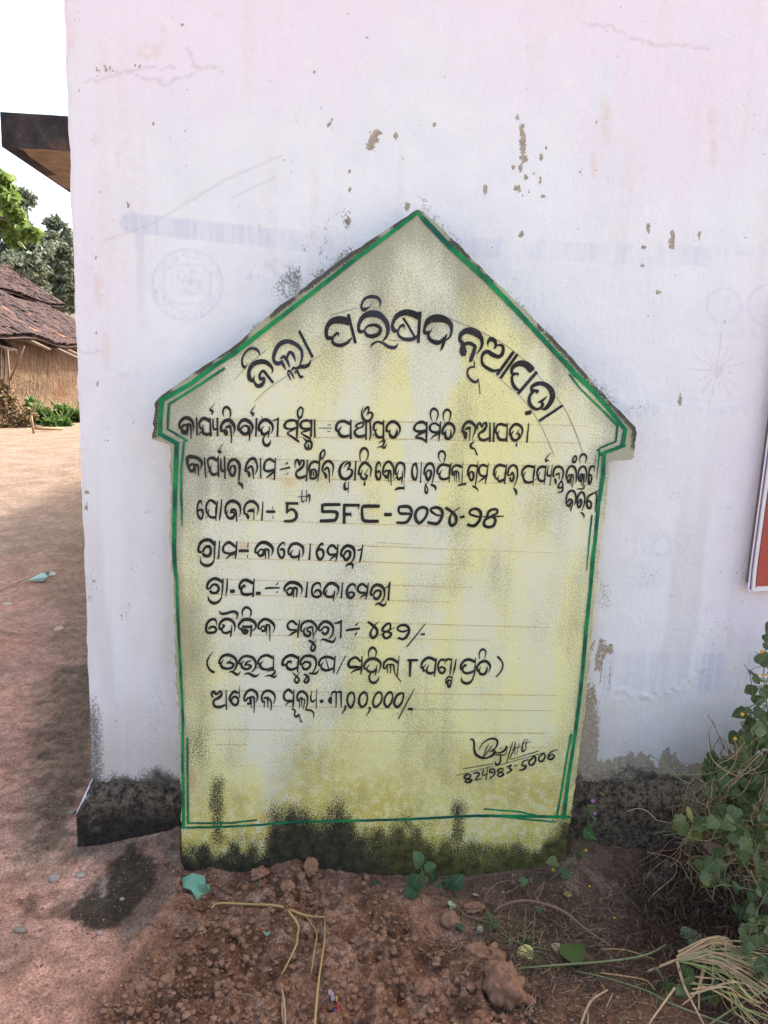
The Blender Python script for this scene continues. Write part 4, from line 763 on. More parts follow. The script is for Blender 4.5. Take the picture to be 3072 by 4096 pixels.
TEXT['signature'] = [
(1800, 2920, "240,125,6 265,108,20 290,150,22 290,220,24 310,290,30 370,330,30 440,335,20 500,310,28 535,270,30 520,245,24 470,265,10;345,245,4 390,165,12 460,115,18 530,105,24 570,140,22 550,210,16 500,250,14;465,170,6 430,240,12 385,365,6;510,180,6 460,250,12 400,330,8;"
"530,245,14 560,275,14 610,270,20 660,240,26 680,190,14;600,215,6 620,235,10;540,300,8 600,300,16 670,290,10 690,195,4;610,310,16 600,390,22 560,420,28 540,385,14;755,140,6 720,250,14 680,390,10;785,140,6 770,220,12 715,355,10;830,160,8 800,300,6;745,235,8 840,200,6;785,150,10 775,300,6;"
"905,105,6 870,180,14 870,260,20 910,230,10 920,200,6;930,110,5 905,200,12;865,165,8 970,140,6;155,468,6 520,405,8;65,550,5 515,435,6;730,355,6 1065,252,10;600,420,6 1135,270,7;"
"245,535,16 200,535,24 170,570,20 210,590,22 260,600,28 225,630,24 185,620,20 200,590,20 240,565,20 250,535,20;285,525,16 330,510,20 350,530,20 300,600,14;300,602,14 385,585,10;405,480,16 390,540,14 450,530,12;455,440,8 430,595,14;"
"520,510,18 480,505,20 485,470,18 530,475,18 535,530,18 480,580,16;640,460,16 590,470,20 570,500,18 620,510,20 640,535,24 600,560,20 570,540,18 600,510,14 645,480,14;680,445,12 740,420,16;735,430,12 710,460,16 740,480,20 680,525,14;770,435,10 815,422,10;"
"940,355,14 880,375,14;880,375,18 865,425,18 910,430,24 890,470,24 830,485,16;1000,330,18 955,370,22 950,410,22 990,420,24 1025,370,22 1020,320,22 990,330,18;1110,290,16 1070,330,18 1070,370,22 1110,375,22 1140,320,18 1130,285,16 1100,290,16;1300,235,6 1220,260,14 1185,300,16 1180,345,20 1220,350,24 1255,310,16 1220,295,14 1190,320,14")]
# green brush border: photograph pixels x,y[,width]
BORDER = ("1667,853,11 1550,942,14 1400,1053,15 1277,1150,15 1123,1268,15 940,1412,16 860,1463,15 760,1537,15 638,1606,17;648,1606,16 642,1667,15 640,1742,15;635,1733,14 713,1777,15;707,1777,15 703,1880,16 699,2008,15 696,2189,14 698,2250,14 707,2334,10 710,2442,10 719,2623,9 728,2803,9 732,2905,9 729,3041,9 733,3176,10 733,3310,11;"
"898,1473,9 793,1543,9 672,1619,8;675,1618,9 670,1717,8;669,1715,7 748,1764,8;736,1765,8 725,1880,8 724,1975,9 727,2050,8 728,2104,4;749,2952,8 750,3108,7 752,3295,8;756,3293,6 925,3292,6 1027,3280,5;"
"728,3311,7 891,3308,7 1040,3300,7 1173,3287,8 1370,3284,8 1598,3279,8 1900,3263,9 2074,3265,10 2281,3268,9;1935,3236,5 2074,3247,6 2144,3262,6;2016,3268,5 2130,3280,6 2225,3288,5;"
"1672,850,10 1700,883,18 1800,987,18 1947,1120,18 2073,1250,17 2212,1400,16 2303,1498,18 2381,1573,15 2439,1641,15 2503,1721,14;2502,1717,14 2489,1784,15;2500,1780,13 2439,1803,12 2400,1818,12;2417,1816,13 2412,1908,14 2395,2010,13 2383,2140,12 2371,2248,14 2360,2375,12 2344,2524,13 2330,2695,12 2318,2800,12 2301,2939,11 2272,3125,12 2254,3276,13;"
"2278,1498,8 2320,1553,6 2395,1627,7 2469,1701,9;2470,1698,8 2463,1768,7;2466,1764,7 2405,1790,7 2387,1803,5;2398,1797,7 2393,1858,5 2386,1912,2;2368,2061,6 2357,2165,6 2346,2281,3;2286,2938,10 2272,3003,6 2249,3149,7 2228,3262,7")
RULED = ("850,1674,3 1100,1681,3 1650,1688,4 2000,1696,3 2350,1703,2;800,1740,3 1341,1751,4 1900,1763,3 2330,1772,3;860,1829,3 1090,1837,4 1370,1844,5 1600,1852,3 2300,1866,3;910,1912,3 1350,1917,4 1720,1926,3 2000,1932,3 2230,1938,3;940,2079,3 1370,2093,3 1790,2106,3;1500,2170,3 1650,2178,3;"
"930,2169,4 1100,2175,3 1480,2185,4 1620,2189,4 2000,2204,2 2240,2212,2;790,2227,3 1020,2236,3 1250,2241,4 1450,2247,4 1600,2252,4 1900,2262,3;830,2315,2 1050,2322,3 1350,2331,3 1590,2341,3 1900,2350,2;830,2376,3 1300,2389,3 1600,2403,3 1800,2408,2;860,2471,3 1130,2478,2 1400,2488,3 1750,2498,3 2200,2510,2;900,2537,2 1300,2546,3 1640,2555,3 1960,2562,3;"
"815,2762,4 990,2764,5 1200,2766,4 1500,2772,4 1720,2775,4 2230,2782,2;790,2822,3 990,2824,3 1300,2828,4 1650,2836,3 2100,2842,3 2220,2843,2;840,2918,3 1000,2919,3 1400,2924,2 1950,2931,4 2195,2933,4;860,2978,3 990,2979,3;1900,2987,3 2190,2989,3;2000,3073,3 2190,3073,2;930,3064,2 1020,3064,2;2080,3136,3 2170,3138,3")
# ------------------------------------------------------------------ notice board: a raised slab of plaster painted yellow
left_px = [(1673, 838), (1660, 842), (1400, 1012), (1300, 1085), (1100, 1238), (920, 1395), (760, 1500), (645, 1582), (632, 1594), (618, 1614), (610, 1713), (601, 1757), (674, 1778), (678, 1787), (680, 1980), (678, 2090), (677, 2189), (683, 2230), (679, 2260), (689, 2316), (698, 2587), (711, 2871), (722, 3176), (725, 3315), (728, 3470), (731, 3700)]
right_px = [(1675, 838), (1700, 850), (1817, 960), (1947, 1090), (2080, 1215), (2263, 1400), (2388, 1546), (2544, 1708), (2547, 1725), (2546, 1783), (2539, 1830), (2528, 1840), (2446, 1845), (2439, 1850), (2434, 1929), (2421, 2078), (2405, 2165), (2391, 2358), (2377, 2469), (2363, 2634), (2347, 2800), (2307, 3125), (2272, 3364), (2266, 3427), (2250, 3700)]
Lw = onY(*np.array(left_px, float).T, BY); Rw = onY(*np.array(right_px, float).T, BY)
def mono(W):
    z = W[:, 2].copy()
    for i in range(1, len(z)): z[i] = min(z[i], z[i - 1] - 1e-4)
    return z
zl, zr = mono(Lw), mono(Rw)
ztop = min(zl[0], zr[0])
zrow = np.sort(np.unique(np.concatenate([np.arange(-.05, ztop - .001, .0048), zl[(zl < ztop) & (zl > -.06)], zr[(zr < ztop) & (zr > -.06)], [ztop - .0003]])))
xl_ = np.interp(-zrow, -zl, Lw[:, 0]); xr_ = np.interp(-zrow, -zr, Rw[:, 0])
jag = lambda s: (fbm(zrow * 60, zrow * 0 + s, 4, 150) - .5) * .009
xl_ = xl_ + jag(1); xr_ = xr_ + jag(7)
nu = 250
u = np.linspace(0, 1, nu)
core = xl_[:, None] + .004 + (xr_ - xl_ - .008)[:, None] * u
X = np.concatenate([xl_[:, None], xl_[:, None], xl_[:, None] + .001, core, xr_[:, None] - .001, xr_[:, None], xr_[:, None]], 1)
Z = np.repeat(zrow[:, None], X.shape[1], 1)
Yb = np.full_like(X, BY); Yb[:, 0] = Yb[:, -1] = .004; Yb[:, 1] = Yb[:, -2] = BY + .009; Yb[:, 2] = Yb[:, -3] = BY + .003
relief = .0018 * (fbm(X * 4, Z * 4, 3, 151) - .5)
Yb[:, 3:-3] += relief[:, 3:-3]
PX, PZ = proj(np.stack([X, np.full_like(X, BY), Z], -1))
outline = left_px + right_px[::-1]
ed = segdist(PX, PZ, [p for p in left_px if p[1] < 3320] ); ed = np.minimum(ed, segdist(PX, PZ, [p for p in right_px if p[1] < 3320]))
vst = fbm(X * 17, Z * 1.3, 4, 152); blot = fbm(X * 5, Z * 5, 4, 153); blot2 = fbm(X * 16, Z * 14, 4, 154)
top_edge = np.minimum(segdist(PX, PZ, [p for p in left_px if p[1] < 1790]), segdist(PX, PZ, [p for p in right_px if p[1] < 1850]))
grime = .50 + .75 * (vst - .5) + .65 * (blot - .5) + .35 * (blot2 - .5)
grime += .50 * sstep(190, 10, top_edge) + .30 * sstep(60, 5, ed)
grime += .28 * sstep(1650, 1000, PZ) + .22 * sstep(420, 60, np.hypot(PX - 1660, (PZ - 950) * .8))
grime += .38 * sstep(330, 60, segdist(PX, PZ, [(700, 1600), (780, 2000), (760, 2250)])) + .30 * sstep(260, 40, segdist(PX, PZ, [(780, 2600), (800, 3020)]))
grime += .18 * sstep(200, 40, segdist(PX, PZ, [(2180, 2000), (2230, 2450)])) + .22 * sstep(140, 20, segdist(PX, PZ, [(1080, 2900), (1150, 3280)]))
grime -= .22 * sstep(320, 60, segdist(PX, PZ, [(900, 2180), (1500, 2250), (1900, 2700)])) + .2 * sstep(300, 50, np.hypot(PX - 1450, PZ - 1750))
grime += .22 * sstep(150, 30, segdist(PX, PZ, [(1400, 2300), (1750, 2350)]) + (blot2 - .5) * 120)
edgeband = sstep(34, 14, top_edge) * 1.0 + sstep(20, 6, ed) * .35
edgeband = edgeband * sstep(.3, .55, blot2)
wp = fbm(X * 6, Z * 6, 3, 158) - .5
yel = .30 + .55 * sstep(.30, .70, fbm(X * 5 + wp, Z * 1.5 + wp, 4, 155)) + .22 * (blot2 - .5) + .35 * sstep(2500, 3200, PZ) + .25 * (blot - .5) - .45 * sstep(.50, .74, fbm(X * 8 + 9 + wp * .8, Z * 1.2, 4, 156)) - .25 * sstep(1500, 1000, PZ)
deep = sstep(2900, 3350, PZ + (blot - .5) * 500) * .95
bnd = interp(PX, [(725, 3400), (800, 3395), (960, 3400), (1060, 3370), (1110, 3270), (1350, 3270), (1430, 3350), (1530, 3350), (1620, 3300), (1750, 3350), (2000, 3400), (2150, 3420), (2200, 3340), (2270, 3290)])
moss = .15 * sstep(-260, -60, PZ - bnd + (vst - .5) * 200) + .95 * sstep(-150, 125, PZ - bnd + (fbm(X * 36, Z * 22, 4, 157) - .5) * 130 + (blot - .5) * 120 + (vst - .5) * 70)
for cx, y0_, y1_, wd, a_ in ((868, 3090, 3330, 42, .75), (1830, 3190, 3330, 45, .85), (1100, 3200, 3320, 60, .7), (2245, 3280, 3440, 50, .8), (790, 2900, 2990, 70, .55), (740, 2950, 3200, 18, .4), (1240, 3170, 3300, 60, .45), (1990, 3330, 3420, 60, .5)):
    moss = np.maximum(moss, a_ * sstep(wd * 1.5, 0, np.abs(PX - cx) + (blot2 - .5) * 50) * sstep(y0_ - 60, y0_ + 60, PZ) * sstep(y1_ + 160, y1_, PZ))
olive = sstep(1350, 1700, PX) * sstep(3240, 3330, PZ) + .2
rust = .7 * sstep(.6, 1.0, np.maximum(0, 1 - np.hypot((PX - 1160) / 120, (PZ - 1930) / 70))) + .6 * sstep(30, 8, np.hypot(PX - 975, PZ - 2185)) * 1.0 + .8 * sstep(.2, .8, 1 - np.hypot((PX - 770) / 30, (PZ - 3120) / 90)) + .3 * sstep(40, 5, segdist(PX, PZ, [(750, 2540), (757, 2620)]))
n = NT('board_paint')
fine = n.noise(310, 5, .75); spk = n.noise(165, 5, .75); mid = n.noise(38, 5, .65)
base = n.mix(n.step(n.math('ADD', n.attr('yel'), n.math('MULTIPLY', n.math('SUBTRACT', mid, .5), .8)), .0, .95), (0.735, 0.745, 0.56), (0.79, 0.772, 0.365))
base = n.mix(n.math('MULTIPLY', n.attr('deep'), n.step(mid, .3, .6)), base, (0.66, 0.54, 0.12))
base = n.mix(n.math('MULTIPLY', n.attr('rust'), n.step(fine, .3, .6)), base, (0.62, 0.36, 0.17))
g = n.attr('grime')
film = n.math('MULTIPLY', n.step(g, .48, 1.15), .40)
c = n.mix(film, base, (0.36, 0.365, 0.26))
sp = n.math('ADD', n.math('MULTIPLY', n.hi(210), .55), n.math('MULTIPLY', n.hi(420), .45))
gk = n.math('MULTIPLY', g, .62)
gf = n.step(sp, n.math('SUBTRACT', .90, gk), n.math('SUBTRACT', 1.16, gk))
c = n.mix(n.math('MULTIPLY', gf, .54), c, (0.15, 0.148, 0.10))
c = n.mix(n.math('MULTIPLY', n.step(n.noise(95, 4, .7), .68, .73), .75), c, (0.12, 0.10, 0.04))
ek = n.math('MULTIPLY', n.attr('edge'), .8)
c = n.mix(n.math('MULTIPLY', n.step(sp, n.math('SUBTRACT', 1.0, ek), n.math('SUBTRACT', 1.12, ek)), .88), c, (0.045, 0.043, 0.036))
mossc = n.mix(n.step(mid, .35, .65), n.mix(n.attr('olive'), (0.020, 0.019, 0.015), (0.050, 0.047, 0.018)), n.mix(n.attr('olive'), (0.045, 0.041, 0.031), (0.12, 0.108, 0.034)))
mk = n.math('MULTIPLY', n.attr('moss'), 1.04)
mf = n.step(sp, n.math('SUBTRACT', 1.0, mk), n.math('SUBTRACT', 1.24, mk))
c = n.mix(mf, c, mossc)
bp = n.bump(fine, .8, .0022, n.bump(n.noise(150, 3, .6), .35, .003))
M_board = n.done(c, .9, bp, .15)
bd = thing('notice_board', 'house-shaped yellow plaster notice board with green border and black hand lettering', 'notice board', (.18, BY, .07))
mobj('slab', np.stack([X, Yb, Z], -1).reshape(-1, 3), grid_faces(*X.shape), M_board, bd, attrs=dict(grime=grime, yel=yel, deep=deep, moss=moss, olive=olive, edge=edgeband, rust=rust))

def inkmat(name, c1, c2, gap, gapc, thr=.66):
    n = NT(name); f = n.noise(170, 4, .7); c = n.mix(n.step(n.noise(9, 3), .38, .62), c1, c2)
    c = n.mix(n.math('MULTIPLY', n.step(f, thr, thr + .05), gap), c, gapc)
    return n.done(c, .7, n.bump(n.noise(310, 4, .7), .5, .0015), .25)
M_ink = inkmat('black_paint', (0.016, 0.015, 0.012), (0.030, 0.028, 0.024), .5, (0.25, 0.24, 0.17), .63)
M_inkh = inkmat('blue_black_paint', (0.017, 0.016, 0.015), (0.032, 0.034, 0.050), .55, (0.26, 0.25, 0.2), .64)
M_green = inkmat('green_paint', (0.005, 0.085, 0.055), (0.012, 0.25, 0.075), .6, (0.20, 0.24, 0.13), .64)
M_rule = inkmat('orange_chalk_line', (0.50, 0.34, 0.13), (0.58, 0.42, 0.18), .9, (0.66, 0.62, 0.38), .48)
lift_k = [0]
def ribbons(mb, strokes, x0, y0, k, nsub=7, smooth=True, wmul=1.0, base_lift=.0016, rough=.5):
    for st in strokes.split(';'):
        pts = []; w = 10
        for tok in st.split():
            a = [float(q) for q in tok.split(',')]
            if len(a) > 2: w = a[2]
            pts.append((x0 + a[0] * k, y0 + a[1] * k, w * k * wmul))
        if len(pts) < 2: continue
        S = spline(pts, nsub) if smooth else np.array(pts)
        if not smooth:
            S = np.concatenate([np.linspace(S[i], S[i + 1], max(2, int(np.hypot(*(S[i + 1] - S[i])[:2]) / 12)), endpoint=False) for i in range(len(S) - 1)] + [S[-1:]])
        T = np.gradient(S[:, :2], axis=0); T /= np.linalg.norm(T, axis=1)[:, None] + 1e-9
        N = np.stack([-T[:, 1], T[:, 0]], 1)
        w = np.maximum(S[:, 2], 1.2) / 2
        wob = np.array([rnd.uniform(-rough, rough) for _ in range(len(S))])
        # rounded brush ends
        L_ = S[:, :2] + N * (w + wob)[:, None]; R_ = S[:, :2] - N * (w - wob * .6)[:, None]
        c0 = S[0, :2] - T[0] * w[0] * .55; c1 = S[-1, :2] + T[-1] * w[-1] * .55
        pl = np.concatenate([[c0], L_, [c1]]); pr = np.concatenate([[c0], R_, [c1]])
        m_ = .5 * (L_[[0, -1]] + R_[[0, -1]])
        e0l = m_[0] + (L_[0] - m_[0]) * .6 - T[0] * w[0] * .38; e0r = m_[0] + (R_[0] - m_[0]) * .6 - T[0] * w[0] * .38
        e1l = m_[1] + (L_[-1] - m_[1]) * .6 + T[-1] * w[-1] * .38; e1r = m_[1] + (R_[-1] - m_[1]) * .6 + T[-1] * w[-1] * .38
        pl = np.concatenate([[e0l], L_, [e1l]]); pr = np.concatenate([[e0r], R_, [e1r]])
        lift_k[0] = (lift_k[0] + 1) % 60
        yy = BY - base_lift - lift_k[0] * 1.2e-5
        a = onY(pl[:, 0], pl[:, 1], yy); b = onY(pr[:, 0], pr[:, 1], yy)
        ln = np.arange(len(a)) * 2e-7
        a[:, 1] -= ln; b[:, 1] -= ln
        V = np.empty((2 * len(a), 3)); V[0::2] = a; V[1::2] = b
        mb.add(V, [[2 * i, 2 * i + 1, 2 * i + 3, 2 * i + 2] for i in range(len(a) - 1)])
mb = MB(); ribbons(mb, RULED, 0, 0, 1, 6, False, .85, .0013, .4); mb.build('ruled_line', M_rule, bd)
mb = MB(); ribbons(mb, BORDER, 0, 0, 1, 6, False, 1.22, .0015, .9); mb.build('border', M_green, bd)
mb = MB(); ribbons(mb, "940,1517,2 990,1463,2 1067,1397,2;1017,1607,2 1093,1540,2 1290,1417,2;1797,1273,2 1950,1340,3 2083,1427,2 2237,1603,2 2290,1700,3 2330,1807,2;1983,1500,2 2103,1610,2 2170,1717,2 2219,1827,2;1320,1260,2 1430,1232,2;1555,1360,2 1660,1364,2", 0, 0, 1, 6, True, 1.0, .0013, .4)
mb.build('compass_line', plain('graphite', (0.20, 0.185, 0.14), .3, 200, .9), bd)
def glyphs(segs):
    """strokes that touch make one letter"""
    st = []
    for (x0, y0, t) in segs:
        for q in t.split(';'):
            w = 10; P_ = []
            for tok in q.split():
                a = [float(v_) for v_ in tok.split(',')]
                if len(a) > 2: w = a[2]
                P_.append((x0 + a[0] / 3, y0 + a[1] / 3, w / 3))
            if len(P_) > 1: st.append((P_, spline(P_, 4)))
    par = list(range(len(st)))
    def root(i):
        while par[i] != i: i = par[i]
        return i
    for i in range(len(st)):
        for j in range(i):
            a, b = st[i][1], st[j][1]
            if a[:, 0].min() > b[:, 0].max() + 14 or b[:, 0].min() > a[:, 0].max() + 14: continue
            d = np.hypot(a[:, None, 0] - b[None, :, 0], a[:, None, 1] - b[None, :, 1]) - (a[:, None, 2] + b[None, :, 2]) * .5
            if d.min() < 1.0: par[root(i)] = root(j)
    out = {}
    for i in range(len(st)): out.setdefault(root(i), []).append(st[i][0])
    return out.values()
for key, segs in TEXT.items():
    for gl in glyphs(segs):
        mb = MB(); ribbons(mb, ';'.join(' '.join('%.2f,%.2f,%.2f' % q for q in P_) for P_ in gl), 0, 0, 1, 7, True, 1.08, .0018, .35)
        mb.build('letter', M_inkh if key == 'header' else M_ink, bd)
# ------------------------------------------------------------------ flex banner on the wall at the right
pl = onY(3070, 1750, -.034); pb = onY(2986, 2356, -.034)
bx, bz0, bz1, bw = float(pl[0]), float(pb[2]), 1.78, .9
ban = thing('banner', 'red flex banner with white, violet and gold edging on the white wall', 'banner', (bx + bw / 2, -.03, bz0))
mb = MB()
for a, b in (((bx + .012, -.028, bz0 + .012), (bx + .04, -.002, bz1 - .012)), ((bx + bw - .04, -.028, bz0 + .012), (bx + bw - .012, -.002, bz1 - .012)), ((bx + .042, -.028, bz0 + .014), (bx + bw - .042, -.002, bz0 + .04)), ((bx + .042, -.028, bz1 - .04), (bx + bw - .042, -.002, bz1 - .014))): mb.box(a, b)
mb.build('frame', M_wood, ban, smooth=False)
def banner_strip(name, x0, x1, z0, z1, lift, m, nx=8, nz=60):
    XX, ZZ = np.meshgrid(np.linspace(x0, x1, nx), np.linspace(z0, z1, nz))
    lowz = sstep(.075, 0, ZZ - bz0)
    Yy = -.034 - lift - .004 * (fbm(XX * 6, ZZ * 5, 3, 160) - .5) - .018 * lowz * (fbm(XX * 22, ZZ * 12, 3, 161) - .35)
    Z2 = ZZ + lowz * .012 * (fbm(XX * 9, XX * 0, 3, 162) - .5) * (lowz > .3)
    return mobj(name, np.stack([XX, Yy, Z2], -1).reshape(-1, 3), grid_faces(*XX.shape), m, ban)
glossy = dict(var=.06, scale=30, rough=.35, spec=.5)
banner_strip('sheet', bx, bx + bw, bz0, bz1, 0, plain('white_flex', (.72, .70, .72), **glossy), 60, 90)
banner_strip('edge_line', bx + .0045, bx + .0085, bz0 + .004, bz1 - .01, .0010, plain('violet_print', (.10, .06, .25), **glossy), 3)
banner_strip('edge_line', bx + .0095, bx + .0115, bz0 + .004, bz1 - .01, .0012, plain('gold_print', (.55, .36, .12), **glossy), 3)
banner_strip('edge_line', bx + .0215, bx + .0240, bz0 + .008, bz1 - .02, .0010, plain('maroon_print', (.09, .015, .02), **glossy), 3)
banner_strip('red_field', bx + .0245, bx + bw - .03, bz0 + .014, bz1 - .02, .0011, plain('red_print', (.36, .045, .03), **glossy), 60, 90)

# ------------------------------------------------------------------ loose soil, stones, clods
ICO_V, ICO_F = [], []
_b = bmesh_tmp = None
import bmesh
def ico(sub):
    b = bmesh.new(); bmesh.ops.create_icosphere(b, subdivisions=sub, radius=1.0); b.verts.ensure_lookup_table()
    v = np.array([q.co[:] for q in b.verts]); f = [[q.index for q in fc.verts] for fc in b.faces]; b.free(); return v, f
I1 = ico(1); I2 = ico(2); I3 = ico(3); I4 = ico(4)
def rock_verts(base, size, seed, amp=.3, fr=1.4):
    v = base.copy(); n3 = fbm(v[:, 0] * fr + seed, v[:, 1] * fr + v[:, 2] * 1.7 + seed * .7, 3, 170) - .5
    n4 = fbm(v[:, 1] * fr * 2 + seed, v[:, 2] * fr * 2 - v[:, 0] * 2.1, 2, 171) - .5
    v = v * (1 + amp * 2 * n3 + amp * n4)[:, None]
    if len(v) > 400:
        n5 = fbm(v[:, 0] * 5 + seed, v[:, 1] * 5 + v[:, 2] * 4, 4, 172) - .5; n6 = fbm(v[:, 1] * 11 + seed, v[:, 2] * 11 - v[:, 0] * 9, 3, 173) - .5
        v = v * (1 + amp * (.9 * n5 + .7 * n6))[:, None]
    return v * np.asarray(size)
def soilmat(name, c1, c2, sc=60, b=.5):
    n = NT(name); a = n.noise(sc, 5, .7); return n.done(n.mix(n.step(a, .3, .7), c1, c2), .95, n.bump(n.noise(220, 4, .7), b, .004), .1)
M_crumb = soilmat('crumb_soil', (0.17, 0.085, 0.049), (0.315, 0.175, 0.11), 45)
M_clod = soilmat('clod_soil', (0.21, 0.107, 0.062), (0.35, 0.19, 0.115), 60, .8)
mb = MB(); kept = 0
V_all, F_all, cnt = [], [], 0
iv, if_ = I1; if_a = np.array(if_)
cand = GP(nrs.uniform(120, 2450, 16000), nrs.uniform(3420, 4250, 16000)); cand = cand[cand[:, 1] < edge_y(cand[:, 0]) - .012]; cw = soil_weight(cand[:, 0], cand[:, 1])
for p, wgt in zip(cand, cw):
    if kept >= 5600: break
    if rnd.random() > .12 + .88 * wgt: continue
    s = .0016 + .0088 * rnd.random() ** 4.6 * (.45 + .55 * wgt)
    if rnd.random() < .02 * wgt: s *= 1.7
    v = rock_verts(iv, (s * rnd.uniform(.8, 1.3), s * rnd.uniform(.8, 1.3), s * rnd.uniform(.6, .95)), kept * .37, .42)
    a = rnd.uniform(0, 6.28); ca_, sa_ = math.cos(a), math.sin(a)
    v = np.stack([v[:, 0] * ca_ - v[:, 1] * sa_, v[:, 0] * sa_ + v[:, 1] * ca_, v[:, 2]], 1) + p + [0, 0, s * .25]
    V_all.append(v); F_all.append(if_a + cnt); cnt += len(v); kept += 1
o = mobj('soil_crumbs', np.concatenate(V_all), np.concatenate(F_all), M_crumb, smooth=False); o['kind'] = 'stuff'
# pale gravel on the trodden earth at the left and the dark earth at the right
M_grit = soilmat('grit', (0.22, 0.125, 0.085), (0.42, 0.26, 0.185), 30)
V_all, F_all, cnt, kept = [], [], 0, 0
while kept < 1700:
    if rnd.random() < .6: px, py = rnd.uniform(-50, 700), rnd.uniform(2350, 4150)
    else: px, py = rnd.uniform(1900, 3100), rnd.uniform(3420, 4150)
    p = GP(px, py)
    if p[1] > edge_y(p[0]) - .01 and p[0] > -.76: continue
    if 250 < px < 680 and 3430 < py < 3740 and rnd.random() < .8: continue
    s = (.0014 + .0045 * rnd.random() ** 4)
    v = rock_verts(iv, (s, s * rnd.uniform(.7, 1.2), s * .7), kept * .71, .2) + p + [0, 0, s * .3]
    V_all.append(v); F_all.append(if_a + cnt); cnt += len(v); kept += 1
o = mobj('gravel', np.concatenate(V_all), np.concatenate(F_all), M_grit, smooth=False); o['kind'] = 'stuff'
def stone(name, label, cat, px, py, sx, sy, sz, m, seed, geo=None, rot=0.0, amp=.28, fr=1.4, sink=.3, group=None):
    p = GP(px, py); k = np.linalg.norm(p - CAM) / F / 2
    base, f = geo or I3
    v = rock_verts(base, (sx * k, sy * k, sz * k), seed, amp, fr)
    ca_, sa_ = math.cos(rot), math.sin(rot)
    v = np.stack([v[:, 0] * ca_ - v[:, 1] * sa_, v[:, 0] * sa_ + v[:, 1] * ca_, v[:, 2]], 1)
    o = mobj(name, v + p + np.array([0, 0, sz * k * (1 - 2 * sink)]), f, m, None, p); tag(o, label, cat, group); return o
M_grey = soilmat('grey_stone', (0.27, 0.22, 0.17), (0.45, 0.37, 0.29), 40, .4)
M_blue = soilmat('bluish_stone', (0.20, 0.16, 0.125), (0.33, 0.27, 0.21), 40, .4)
M_rub = soilmat('rubble_stone', (0.13, 0.10, 0.075), (0.24, 0.19, 0.145), 40, .7)
stone('stone', 'pale grey angular stone on red earth left of the black moss patch', 'stone', 218, 3520, 44, 30, 24, M_grey, 3.1, I2)
stone('stone', 'flat bluish grey stone in the red gravel at lower left', 'stone', 84, 3724, 44, 26, 18, M_blue, 5.2, I2)
stone('stone', 'thin grey flake of stone half sunk beside the pale stone', 'stone', 322, 3500, 40, 26, 10, M_grey, 8.2, I2)
stone('stone', 'dark slate chip on the mossy strip left of the plinth', 'stone', 287, 3252, 34, 24, 12, M_blue, 9.4, I2)
stone('stone', 'small pale stone standing up beside the dug soil and straw', 'stone', 1920, 3728, 24, 22, 34, M_grey, 2.2, I2)
stone('stone', 'brown lump of rubble in the dark root tangle at right', 'stone', 2635, 3535, 100, 60, 56, M_rub, 4.7, I3, .3, .4)
stone('pebble', 'small reddish pebble below the plinth near the pink flowered weed', 'pebble', 2398, 3358, 17, 15, 15, M_clod, 1.7, I2)
stone('pebble', 'small cream pebble on the black moss patch', 'pebble', 488, 3598, 17, 13, 11, M_grey, 6.6, I2)
stone('pebble', 'pinkish pebble at the lower rim of the black moss patch', 'pebble', 398, 3735, 26, 18, 15, soilmat('pink_stone', (.34, .2, .16), (.48, .31, .26)), 7.6, I2)
for px, py, a, b, c, s, lab in ((2010, 3985, 150, 130, 170, 11.3, 'big reddish clod of dug soil at the right end of the heap'), (1985, 3852, 70, 60, 60, 3.7, 'rounded clod just above the biggest clod'), (2115, 4010, 44, 40, 40, 5.5, 'small round clod right of the biggest clod'),
                               (1800, 3690, 80, 60, 60, 8.1, 'clod below the round-leaved seedling'), (1900, 3820, 90, 70, 56, 9.3, 'low clod between the seedling and the biggest clod'), (1150, 3552, 50, 40, 44, 2.9, 'clod near the middle of the board foot'),
                               (1240, 3478, 70, 50, 60, 4.4, 'clod heaped against the middle of the board foot'), (1035, 3500, 70, 44, 40, 6.8, 'clod against the board foot, right of the crumpled green paper'), (1120, 3955, 34, 30, 26, 7.3, 'pale clod beside the broken dry stems at the bottom'), (1195, 3930, 28, 26, 24, 1.3, 'pale clod between the dry stems, right of the other pale one'),
                               (1890, 3640, 66, 52, 50, 12.5, 'clod left of the curved brown root'), (1690, 3960, 80, 60, 50, 13.5, 'flat clod in the heap left of the biggest clod')):
    stone('clod', lab, 'soil clod', px, py, a, b, c, M_clod, s, I4, s, .34, 1.6, .36, 'clods of dug soil')

